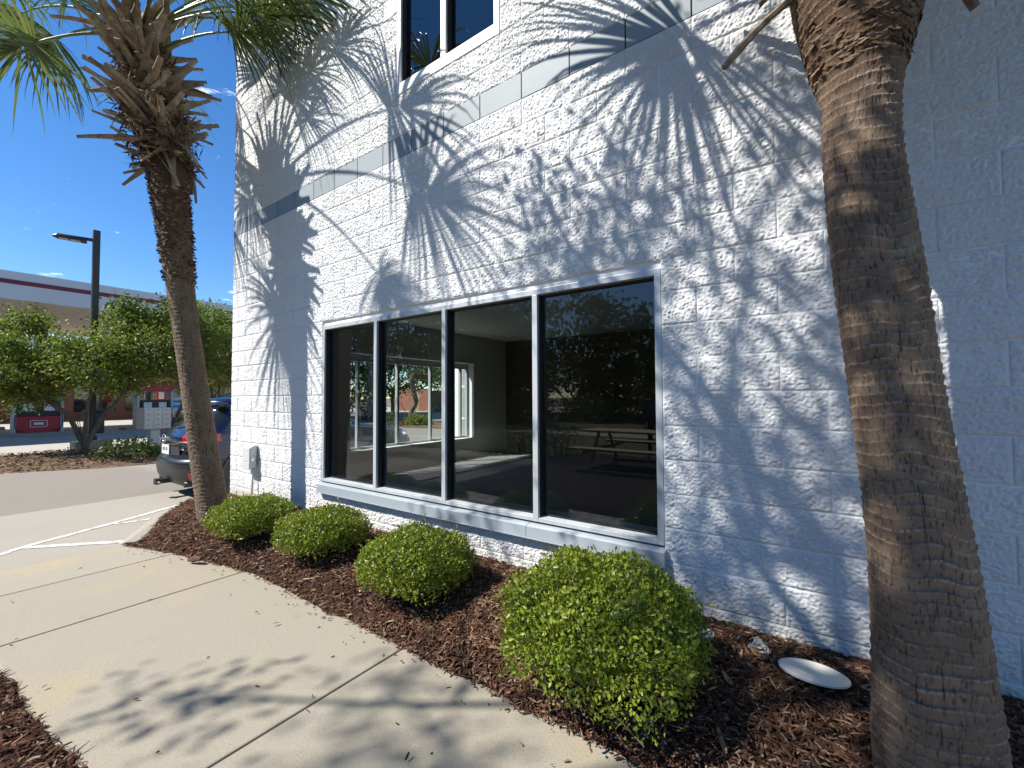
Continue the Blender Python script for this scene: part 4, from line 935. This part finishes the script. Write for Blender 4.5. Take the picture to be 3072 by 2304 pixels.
# ------------------------------------------------------------------ filling station
CX = -26.5; FB, FT = 5.52, 6.66
cp = thing('station_canopy', 'long white filling station canopy with a dark red stripe and tan underside', 'canopy', (CX-6, 8, LOT))
MB().box((CX-12, -9, FB+.05), (CX-.12, 30, FB+.15)).build('soffit', M['soffit'], cp)
fa = MB().build('fascia', None, cp)
ys = np.arange(-9, 31.1, 4.0)
for a, b in zip(ys[:-1], ys[1:]):
    MB().box((CX-.1, a+.006, FB), (CX, b-.006, FT)).build('panel', M['canopywhite'], fa)
MB().box((CX-.001, -9, FB+.62), (CX+.012, 31, FB+.80)).build('stripe', M['canopystripe'], fa)
MB().box((CX-12, -9, FB), (CX-.1, -8.9, FT)).build('end_fascia', M['canopywhite'], cp); MB().box((CX-12, 29.9, FB), (CX-.1, 30, FT)).build('end_fascia', M['canopywhite'], cp)
MB().box((CX-12.1, -9, FB), (CX-12, 30, FT)).build('back_fascia', M['canopywhite'], cp)
for x, y in ((-29.0, 1.05), (-29.0, 7.3), (-29.0, -6.0), (-29, 14), (-36.2, 1.1), (-36.2, 9.2), (-36.2, -6)):
    MB().box((x-.16, y-.16, LOT), (x+.16, y+.16, FB+.06)).build('column', M['pumpgrey'], cp, bevel=.01)
def pump(loc, rz, label):
    t = thing('fuel_pump', label, 'fuel pump', loc, rz, group='fuel pumps under the canopy')
    MB().box((-.35, -.72, .14), (.35, .72, .86)).build('lower_panel', M['pumpred'], t, world=False, bevel=.02)
    MB().box((-.33, -.70, .86), (.33, .70, 1.55)).build('upper_cabinet', M['black'], t, world=False, bevel=.02)
    for s in (1, -1):
        MB().box((-.37, s*.72-.05, .14), (.37, s*.72+.05, 2.15)).build('side_post', M['pumpgrey'], t, world=False, bevel=.01)
        MB().box((.331, s*.32-.17, 1.10), (.345, s*.32+.17, 1.42)).build('display', M['white'], t, world=False)
        h = MB().tube([(.36, s*.60, 1.35), (.45, s*.70, 1.0), (.46, s*.72, .45), (.44, s*.62, .20), (.38, s*.45, .25)], .02, 6).build('hose', M['black'], t, world=False, smooth=True)
        MB().box((.34, s*.56-.04, 1.2), (.42, s*.56+.04, 1.42)).build('nozzle', M['black'], t, world=False, bevel=.01)
    MB().box((-.37, -.77, 2.02), (.37, .77, 2.28)).build('header', M['pumpred'], t, world=False, bevel=.02)
    e = MB()
    for a, b in (((.352, -.26, .38), (.356, .26, .40)), ((.352, -.26, .66), (.356, .26, .68)), ((.352, -.26, .40), (.356, -.24, .66)), ((.352, .24, .40), (.356, .26, .66)), ((.352, -.15, .48), (.356, .15, .58))): e.box(a, b)
    e.build('emblem', M['white'], t, world=False)
    MB().box((-.6, -1.25, -.02), (.6, 1.25, .14)).build('island_kerb', M['apron'], t, world=False, bevel=.02)
    return t
pump((-28.6, .95, LOT), 0, 'red and black fuel pump nearest the left edge, partly behind the island tree')
pump((-36.0, -.6, LOT), 0, 'farther red fuel pump at the extreme left edge of the picture')
pump((-35.5, 9.3, LOT), 0, 'fuel pump in shade above the grey mailbox cluster')
pump((-29.4, 5.3, LOT), 0, 'shaded fuel pump seen right of the island tree stems')
make_car('car', 'pale silver car half hidden in shade under the canopy behind the island tree', M['cargrey'], (-33.0, 7.2, LOT), RAD(-75), detail=False)
make_car('car', 'white car far under the canopy above the mailbox cluster', M['carwhite'], (-41.5, 13.0, LOT), RAD(90), detail=False)
wb = thing('litter_bin', 'dark green litter bin beside the red fuel pump', 'bin', (-28.3, 2.75, LOT))
MB().box((-.32, -.32, 0), (.32, .32, .95)).build('bin_body', M['bingreen'], wb, world=False, bevel=.04); MB().box((-.35, -.35, .95), (.35, .35, 1.12)).build('bin_lid', M['bingreen'], wb, world=False, bevel=.05)
MB().box((.321, -.18, .62), (.33, .18, .82)).build('bin_flap', M['black'], wb, world=False)
st = thing('station_shop', 'low brick filling station shop with red brown roof behind the canopy', 'building', (-47, 8, LOT))
MB().box((-56, -6, LOT), (-46, 26, 3.0)).build('wall', M['brick'], st)
rfm = MB().add([(-56.5, -6.6, 3.0), (-45.2, -6.6, 3.0), (-45.2, 26.6, 3.0), (-56.5, 26.6, 3.0), (-54, -5, 5.2), (-47.2, -5, 5.2), (-47.2, 25, 5.2), (-54, 25, 5.2)], [(0, 3, 2, 1), (4, 5, 6, 7), (0, 1, 5, 4), (1, 2, 6, 5), (2, 3, 7, 6), (3, 0, 4, 7)]).build('roof', M['tileroof'], st)
for y in np.arange(-4, 25, 3.0): 
    wnd = MB().box((-46.02, y, .5), (-45.96, y+2.4, 2.5)).build('shop_window', M['carglass'], st); MB().box((-45.97, y+1.17, .5), (-45.93, y+1.23, 2.5)).build('mullion', M['alu'], wnd)
MB().box((-45.98, 6.4, 2.05), (-45.9, 7.4, 2.95)).build('poster', M['signred'], st)
# red sign panel near the shop
rs = thing('price_sign', 'small red upright sign panel under the canopy', 'sign', (-39.0, 8.35, LOT)); MB().box((-.03, -.28, 1.3), (.03, .28, 2.3)).build('sign_face', M['signred'], rs, world=False); MB().cyl((0, 0, 0), (0, 0, 1.3), .03, n=8).build('post', M['pumpgrey'], rs, world=False); MB().box((.031, -.16, 1.6), (.036, .16, 2.1)).build('lettering', M['white'], rs, world=False)

# mailbox cluster
mp0 = at(462, 1252, 13.4); mc = thing('mailbox_cluster', 'grey metal cluster of twelve mailbox doors on a pedestal left of the blue car', 'mailbox', (mp0[0], mp0[1], LOT), RAD(99.6))
# local: front faces -y
MB().box((-.36, -.22, .68), (.36, .22, 1.33)).build('cabinet', M['mailbox'], mc, world=False, bevel=.008)
for i in range(3):
    for j in range(4):
        x, z = -.235+.235*i, .775+.152*j
        dr = MB().box((x-.108, -.232, z-.068), (x+.108, -.2205, z+.068)).build('door', M['mailbox'], mc, world=False, bevel=.003)
        MB().box((x-.05, -.2365, z+.03), (x+.04, -.2325, z+.042)).build('name_slot', M['black'], dr, world=False)
MB().box((-.12, -.1, 0), (.12, .1, .68)).build('pedestal', M['mailbox'], mc, world=False); MB().box((-.26, -.22, 0), (.26, .22, .03)).build('foot', M['mailbox'], mc, world=False)

# ------------------------------------------------------------------ beyond the side windows
p = on_ground(1098, 1263, LOT); wbn = thing('wheeled_bin', 'dark wheeled bin in the far car park, seen through the side windows', 'bin', (p[0], p[1], LOT), RAD(30))
MB().add([(-.24, -.28, .05), (.24, -.28, .05), (.24, .26, .05), (-.24, .26, .05), (-.30, -.36, .95), (.30, -.36, .95), (.30, .34, .95), (-.30, .34, .95)], [(0, 3, 2, 1), (4, 5, 6, 7), (0, 1, 5, 4), (1, 2, 6, 5), (2, 3, 7, 6), (3, 0, 4, 7)]).build('bin_body', M['bindark'], wbn, world=False, bevel=.02)
MB().box((-.33, -.40, .95), (.33, .38, 1.03)).build('bin_lid', M['bindark'], wbn, world=False, bevel=.03)
for s in (1, -1): MB().cyl((s*.26, .3, .12), (s*.32, .3, .12), .12, n=14).build('wheel', M['black'], wbn, world=False)
en = thing('bin_enclosure', 'far brick enclosure with timber gates seen through the side windows', 'enclosure', (-36, 33, LOT))
e0, e1 = on_ground(1225, 1232, LOT), on_ground(1290, 1233, LOT); dd = unit(e1-e0); pn = np.array([-dd[1], dd[0], 0])
def slab3(a, b, h, th): 
    q = [a, b, b+pn*th, a+pn*th]; m_ = MB(); m_.prism([(v[0], v[1]) for v in q], LOT, LOT+h); return m_
slab3(e0-dd*3, e0+dd*.8, 2.7, .3).build('brick_pier', M['brick'], en); slab3(e0+dd*.8, e0+dd*1.7, 2.3, .1).build('gate', M['timber'], en); slab3(e0+dd*1.7, e1, 2.7, .3).build('brick_pier', M['brick'], en)
f0 = on_ground(1296, 1236, LOT)
for k in range(14): slab3(f0+dd*(.3*k), f0+dd*(.3*k+.27), 2.4+.02*(k % 3), .06).build('fence_board', M['timber'], en)
# second island with myrtle and shrubs
q = on_ground(1225, 1270, LOT); sheet('planting_island', [(q[0]-5.5, q[1]-4), (q[0]+5.5, q[1]-2.2), (q[0]+7, q[1]+3.5), (q[0]-4, q[1]+2.6)], LOT+.05, M['strawbed'], 'far planting island seen through the side windows', thick=.1)
tree('myrtle_tree', 'leaning tree on the far island seen through the side windows', (q[0], q[1], LOT), np.concatenate([shell((q[0]+1.2, q[1]+.8, 2.7), (1.6, 1.6, .8), 40, r9), shell((q[0]-.3, q[1], 3.9), (2, 2, 1), 30, r9)]), 3500, .14, M['lit_leaf'], .16, 2, 1.4, .5, 'trees seen through the side windows', .4, 41)
for k, (du, s) in enumerate([(1170, .8), (1245, .75), (1262, .6)]):
    w = on_ground(du, 1276-k, LOT+.05); low_shrub('shrub', ['dark shrub left of the far island tree', 'pale shrub right of the far island tree', 'small shrub behind the far island tree'][k], w, (s, s, s*.8), 500, .15, M['oakleaf'] if k == 0 else M['myrtle'], 50+k)
tk = on_ground(1112, 1258, LOT); tree('tall_tree', 'tall rough-trunked tree near the wheeled bin, seen through the side windows', (tk[0], tk[1], LOT), shell((tk[0], tk[1], 7), (2.4, 2.4, 2.2), 40, r9), 2500, .2, M['dist_leaf'], .3, 1, 4.5, .2, 'trees seen through the side windows', .6, 43)
k = 0
for u, z, h, m_, lab in [(1010, 36, 7.5, 'lit_leaf', 'round bright tree far left through the side windows'), (1075, 44, 9, 'lit_leaf', 'bright green tree behind the wheeled bin'), (1180, 42, 9.5, 'lit_leaf', 'bright green tree in the middle side window'), (1265, 62, 12, 'dist_leaf', 'dark tree above the brick enclosure'), (1340, 56, 11, 'dist_leaf', 'dark tree behind the timber fence'), (930, 45, 9, 'dist_leaf', 'dark tree far behind the car seen through the glass')]:
    w = at(u, 1200, z); tree('broad_tree', lab, (w[0], w[1], LOT), shell((w[0], w[1], h*.55), (h*.42, h*.42, h*.48), 55, r9, -.9), 5000, .34, M[m_], .18, 1, h*.25, .2, 'trees beyond the car park', .95, 60+k); k += 1

# ------------------------------------------------------------------ behind the photographer (seen mirrored in the glass)
sheet('lawn', rect(-60, 60, -13.0, -7.2), LOT+.05, M['lawn'], 'thin lawn behind the hedge')
sheet('footpath', rect(-60, 60, -14.9, -13.0), LOT+.07, M['concrete'], 'concrete footpath beyond the lawn', thick=.1)
sheet('lawn', rect(-60, 60, -24, -14.9), LOT+.05, M['lawn'], 'rough verge between footpath and road')
sheet('road', rect(-300, 300, -34, -24), LOT-.006, M['asphalt'], 'road running past behind the verge')
def hedge(x0, x1, y, h, label, seed):
    r = np.random.default_rng(seed); n = int(5200*(x1-x0)/3); t = thing('hedge', label, 'hedge', ((x0+x1)/2, y, 0.02), group='low hedges behind the pavement')
    P = np.c_[r.uniform(x0, x1, n), y+r.uniform(-.38, .38, n), r.uniform(.04, h, n)]; f = r.integers(0, 4, n)
    P[f == 0, 2] = h+r.normal(0, .025, (f == 0).sum()); P[f == 1, 1] = y+.38+r.normal(0, .03, (f == 1).sum()); P[f == 2, 1] = y-.38+r.normal(0, .03, (f == 2).sum())
    D = rand_dirs(n)+[0, 0, .4]; L = .05*r.uniform(.6, 1.3, n); V, F = leaf_arrays(P, D, unit(r.normal(size=(n, 3))+[0, .4, .8]), L, L*.5, .1); mesh_np('foliage', V, F, M['oakleaf'], t)
    mb = MB()
    for i in range(int((x1-x0)*8)):
        x = r.uniform(x0, x1); mb.tube([(x, y+r.normal()*.05, .0), (x+r.normal()*.1, y+r.normal()*.1, h*.5), (x+r.normal()*.2, y+r.normal()*.2, h*.9)], [.014, .008, .003], 4)
    mb.build('stems', M['twig'], t)
hedge(-7.2, -4.35, -5.9, .72, 'low clipped hedge left of the picnic table, mirrored in the glass', 71)
hedge(-10.6, -7.6, -6.0, .72, 'second low hedge farther left of the picnic table, mirrored in the glass', 72)
tb = thing('picnic_table', 'pale timber picnic table with two benches mirrored in the right-hand pane', 'picnic table', (-2.9, -5.9, .02))
for k in range(5): MB().box((-1.15, -.40+.162*k, .70), (1.15, -.40+.162*k+.15, .74)).build('top_plank', M['palewood'], tb, world=False)
for s in (1, -1):
    for k in range(2): MB().box((-1.1, s*.92-.15+.155*k, .40), (1.1, s*.92-.15+.155*k+.145, .44)).build('bench_plank', M['palewood'], tb, world=False)
for x in (-.8, .8):
    for s in (1, -1): MB().tube([(x, s*.25, .70), (x, s*.75, 0)], .035, 6).build('leg', M['timber'], tb, world=False)
    MB().box((x-.02, -1.05, .33), (x+.02, 1.05, .40)).build('bench_beam', M['timber'], tb, world=False)
# standing person with a cap
pe = thing('person', 'person in blue shirt and cap standing beyond the picnic table, mirrored in the glass', 'person', (-3.25, -8.0, LOT+.06))
def skin_fig(name, nodes, edges, radii, m):
    me = bpy.data.meshes.new(name); me.from_pydata(nodes, edges, []); me.update(); o = link(name, me, m, pe)
    o.modifiers.new('skin', 'SKIN'); ss_ = o.modifiers.new('sub', 'SUBSURF'); ss_.levels = 2; ss_.render_levels = 2
    for i, rr in enumerate(radii): me.skin_vertices[0].data[i].radius = rr if isinstance(rr, tuple) else (rr, rr)
    me.skin_vertices[0].data[0].use_root = True; return o
bod = skin_fig('body', [(0, 0, .98), (0, 0, 1.15), (0, .01, 1.38), (0, .01, 1.50), (0, .02, 1.58), (0, .025, 1.72), (.19, 0, 1.42), (.25, .02, 1.16), (.26, .12, .93), (-.19, 0, 1.42), (-.26, .02, 1.16), (-.24, .16, .95), (.10, 0, .92), (.11, .03, .52), (.11, 0, .09), (.12, .14, .04), (-.10, 0, .92), (-.12, .02, .52), (-.13, 0, .09), (-.14, .14, .04), (.27, .19, .85), (-.22, .23, .87), (.24, .16, .90), (-.20, .20, .92)],
      [(0, 1), (1, 2), (2, 3), (3, 4), (4, 5), (2, 6), (6, 7), (7, 8), (2, 9), (9, 10), (10, 11), (0, 12), (12, 13), (13, 14), (14, 15), (0, 16), (16, 17), (17, 18), (18, 19), (8, 20), (11, 21), (8, 22), (11, 23)],
      [(.16, .11), (.15, .11), (.17, .11), (.07, .06), (.06, .06), (.085, .10), .06, .045, .032, .06, .045, .032, .095, .062, .042, .035, .095, .062, .042, .035, .018, .018, .012, .012], M['trousers'])
skin_fig('shirt', [(0, 0, .95), (0, 0, 1.15), (0, .01, 1.40), (.20, 0, 1.43), (.255, .01, 1.20), (-.20, 0, 1.43), (-.265, .01, 1.20)], [(0, 1), (1, 2), (2, 3), (3, 4), (2, 5), (5, 6)], [(.18, .13), (.17, .125), (.185, .125), .072, .06, .072, .06], M['shirt'])
skin_fig('head', [(0, .03, 1.60), (0, .035, 1.70), (0, .03, 1.76), (0, .14, 1.68)], [(0, 1), (1, 2), (1, 3)], [(.055, .06), (.078, .095), (.06, .07), (.012, .02)], M['skin'])
MB().tube([(0, .02, 1.73), (0, .02, 1.79), (0, .02, 1.83)], [.098, .09, .04], 14).add([(-.08, .09, 1.745), (.08, .09, 1.745), (.06, .22, 1.73), (-.06, .22, 1.73)], [(0, 1, 2, 3)]).build('cap', M['hat'], pe, world=False, smooth=True)
MB().tube([(.27, .19, .86), (.275, .22, .80)], [.012, .009], 6).tube([(.255, .20, .86), (.25, .24, .80)], [.011, .008], 6).tube([(.285, .18, .86), (.295, .20, .80)], [.011, .008], 6).tube([(-.22, .23, .88), (-.225, .26, .81)], [.012, .009], 6).tube([(-.235, .22, .88), (-.245, .24, .82)], [.011, .008], 6).build('fingers', M['skin'], pe, world=False)

# overhanging oak: its crown throws the dapples on the wall and pavement
def back(P, h): t = (h-P[2])/-SUN[2]; return np.array(P)-SUN*t
ro = np.random.default_rng(77); cl = []
def targets(n, x0, x1, z0, z1, hlo=5.2, hhi=8.4):
    for _ in range(n): cl.append(back((ro.uniform(x0, x1), 0, ro.uniform(z0, z1)), ro.uniform(hlo, hhi)))
targets(12, -1.75, -.75, 2.2, 3.1); targets(28, -.9, .3, .5, 3.4); targets(40, .25, 2.4, .3, 4.6); targets(10, -.65, .3, .2, 1.2); targets(4, -2.6, -1.2, .2, 1.2)
for _ in range(6): cl.append(back((ro.uniform(-1.8, .2), ro.uniform(-1.75, -1.15), 0), ro.uniform(6.8, 9.2)))
for _ in range(2): cl.append(back((ro.uniform(-2.65, -2.35), ro.uniform(-1.95, -1.65), 0), ro.uniform(5.0, 5.5)))
for _ in range(14): cl.append(back((ro.uniform(.1, .5), -.78, ro.uniform(.1, 1.0)), ro.uniform(5.2, 8)))
for _ in range(7): cl.append(back((ro.uniform(.05, .4), -.75, ro.uniform(1.0, 2.5)), ro.uniform(5.2, 8)))
for _ in range(6): cl.append(back((ro.uniform(-.45, .6), ro.uniform(-.8, -.1), .2), ro.uniform(5.2, 8)))
for _ in range(14): cl.append(np.array([ro.uniform(-2.5, 1.5), ro.uniform(-7.2, -5.6), ro.uniform(3.7, 6.0)]))
for _ in range(40): cl.append(np.array([.6, -7.4, 7.2])+unit(ro.normal(size=3))*np.array([3.2, 2.6, 2.2])*ro.uniform(.6, 1))
tree('oak_tree', 'broad oak behind the pavement whose twigs show mirrored in the right-hand pane', (.9, -8.2, LOT+.05), cl, 15000, .08, M['oakleaf'], .15, 1, 2.6, .3, None, .27, 78, minr=.004)
# tree line across the road
kx = 0
labs = ['round dark evergreen tree across the road, mirrored in the middle pane', 'tall dark tree across the road, mirrored above the hedge', 'broad dark tree across the road, mirrored at the left of the right pane', 'bushy dark tree across the road, mirrored behind the person', 'tall dark tree across the road, farther right of the person', 'dark tree across the road at far left of the mirror image', 'wide dark tree across the road behind the left panes', 'dark tree on the verge mirrored in the second pane', 'low olive tree on the verge mirrored beside the person', 'tall dark tree mirrored in the leftmost pane', 'dark tree mirrored between the first two panes', 'dark tree mirrored in the second pane beside its mullion', 'farthest dark tree mirrored at the left frame of the window']
for x, y, h, wr in [(-13, -30, 9.0, .5), (-19, -37, 11.5, .5), (-8.5, -38, 9.6, .55), (-2.5, -37, 8.0, .6), (4, -38, 9, .6), (-35, -37, 11, .5), (-26, -33, 12, .5), (-17.5, -20, 7.5, .45), (-5.0, -20, 4.5, .5), (-33, -17.5, 10.5, .5), (-28, -21, 10.5, .5), (-22.5, -22.5, 10, .5), (-39, -14, 11, .5)]:
    tree('evergreen_tree', labs[kx], (x, y, LOT), shell((x, y, h*.50), (h*wr, h*wr*.8, h*.5), 110, r9, -1.1), 6500, .42, M['dist_leaf'], .2, 1, h*.25, .2, 'trees mirrored in the glass', 1.0, 80+kx); kx += 1

ulabs = ['first', 'second', 'third', 'fourth', 'fifth', 'sixth', 'seventh', 'eighth']
for k in range(8):
    x = -30+k*4.6; low_shrub('verge_shrub', ulabs[k]+' dark shrub from the left along the verge mirrored in the glass', (x, -21.5-.6*(k % 3), LOT), (2.6, 1.4, 1.5+.35*(k % 2)), 1700, .26, M['dist_leaf'], 130+k, 'verge shrubs mirrored in the glass')

# ------------------------------------------------------------------ small things in the bed
P = on_ground(2440, 2032, .205); dc = MB(); nn = 40
ax1 = on_ground(2350, 1975, .2)-P; ax2 = on_ground(2535, 2075, .2)-P
Rr = .118; pts_t = [(Rr*1.12*math.cos(2*math.pi*i/nn), Rr*.90*math.sin(2*math.pi*i/nn)) for i in range(nn)]
zp = bed_h(P[0], P[1])+.022
V = [(P[0]+x, P[1]+y, zp+.012-.10*y) for x, y in pts_t]+[(P[0]+x*.9, P[1]+y*.9, zp+.018-.10*y*.9) for x, y in pts_t]+[(P[0]+x, P[1]+y, zp+.004-.10*y) for x, y in pts_t]
F = [tuple(range(nn, 2*nn))]+[(i, (i+1) % nn, nn+(i+1) % nn, nn+i) for i in range(nn)]+[(2*nn+i, 2*nn+(i+1) % nn, (i+1) % nn, i) for i in range(nn)]+[tuple(reversed(range(2*nn, 3*nn)))]
dc.add(V, F); tag(dc.build('round_lid', M['disc']), 'round white plastic lid lying on the mulch beside the near palm', 'lid')
P = on_ground(2278, 1945, .2); zp = bed_h(P[0], P[1])
br = thing('broken_pipe_cap', 'small broken white plastic pipe cap in the mulch near the wall', 'pipe cap', (P[0], P[1], zp))
MB().tube([(0, 0, -.02), (0, 0, .012), (0, 0, .016)], [.052, .052, .044], 22).build('rim', M['disc'], br, world=False)
cpv = MB(); nq = 14; vv = []
for i in range(nq+1):
    a = math.pi*(.05+.95*i/nq)+.4; hh = .022+.030*math.sin(i/nq*math.pi)**2*(1 if i < 9 else .5)+.004*math.sin(i*2.3); vv += [(.034*math.cos(a), .034*math.sin(a), .01), (.030*math.cos(a), .030*math.sin(a), hh)]
cpv.add(vv, [(2*i, 2*i+2, 2*i+3, 2*i+1) for i in range(nq)]); o = cpv.build('broken_collar', M['disc'], br, world=False); sm = o.modifiers.new('thick', 'SOLIDIFY'); sm.thickness = .004
P = on_ground(2112, 1905, .2); tag(MB().tube([(P[0], P[1], .19), (P[0], P[1], bed_h(P[0], P[1])+.02), (P[0], P[1], bed_h(P[0], P[1])+.024)], [.05, .05, .042], 20).build('pipe_cap', M['disc']), 'white pipe cap half hidden behind the largest shrub', 'pipe cap')
def dry_leaf(u, v, L, w, az, label, m='dryleaf', curl=.3):
    P = on_ground(u, v, .12); P[2] = bed_h(P[0], P[1])+.016; d = np.array([math.cos(az), math.sin(az), .15]); s = np.array([-math.sin(az), math.cos(az), 0]); V = []; F = []
    for i in range(7):
        t = i/6; ww = w*math.sin(math.pi*(.08+.88*t))*(1+.25*math.sin(9*t)); c = P+d*L*(t-.5)+np.array([0, 0, curl*L*(t-.5)**2])
        V += [c+s*ww/2+[0, 0, .25*ww], c, c-s*ww/2+[0, 0, .2*ww]]
    for i in range(6): F += [(3*i, 3*i+3, 3*i+4, 3*i+1), (3*i+1, 3*i+4, 3*i+5, 3*i+2)]
    o = mesh_np('dry_leaf', V, F, M[m]); sm = o.modifiers.new('thick', 'SOLIDIFY'); sm.thickness = .0015; tag(o, label, 'leaf', 'dry leaves on the mulch'); return o
dry_leaf(2268, 2015, .065, .035, 2.3, 'tan curled dry leaf left of the round white lid')
dry_leaf(2182, 2085, .085, .030, 2.2, 'long tan dry leaf at the right foot of the largest shrub')
dry_leaf(2165, 2225, .12, .022, 2.0, 'slender tan dry leaf below the largest shrub near the frame bottom')
dry_leaf(2480, 2215, .07, .020, 2.4, 'brown dry leaf in the mulch below the round white lid')
dry_leaf(930, 1728, .10, .02, .6, 'pale dry bark strip beside the second shrub', 'palewood')
dry_leaf(1080, 1775, .09, .018, -.6, 'pale bark sliver in front of the third shrub', 'palewood')
dry_leaf(1180, 1842, .07, .014, 1.1, 'short pale bark sliver left of the third shrub', 'palewood')
P = on_ground(585, 1685, .02); tag(MB().tube([(P[0]-.06, P[1]-.03, .03), (P[0], P[1], .045), (P[0]+.07, P[1]+.02, .05)], [.012, .028, .016], 7).build('bark_lump', M['chips']), 'dark lump of bark on the pavement edge of the bed', 'bark lump')
rs_ = random.Random(5); mb = MB()
for i in range(1): pass
for k, (u, v) in enumerate([(2195, 1890), (2390, 1902)]):
    P = on_ground(u, v, .2); P[1] = min(P[1], -.03); z = bed_h(P[0], P[1]); t = thing('weed', ['thin grass weed at the wall foot right of the largest shrub', 'tiny grass weed at the wall foot above the round lid'][k], 'weed', (P[0], P[1], z))
    b = MB()
    for i in range(5):
        a = rs_.uniform(0, 6.3); h = rs_.uniform(.03, .09)*(1 if k == 0 else .5); dx, dy = math.cos(a)*.02, math.sin(a)*.01
        b.add([(-.002, 0, 0), (.002, 0, 0), (dx+.001, dy, h), (dx-.001, dy, h)], [(0, 1, 2, 3)])
    b.build('blade', M['weed'], t, world=False)
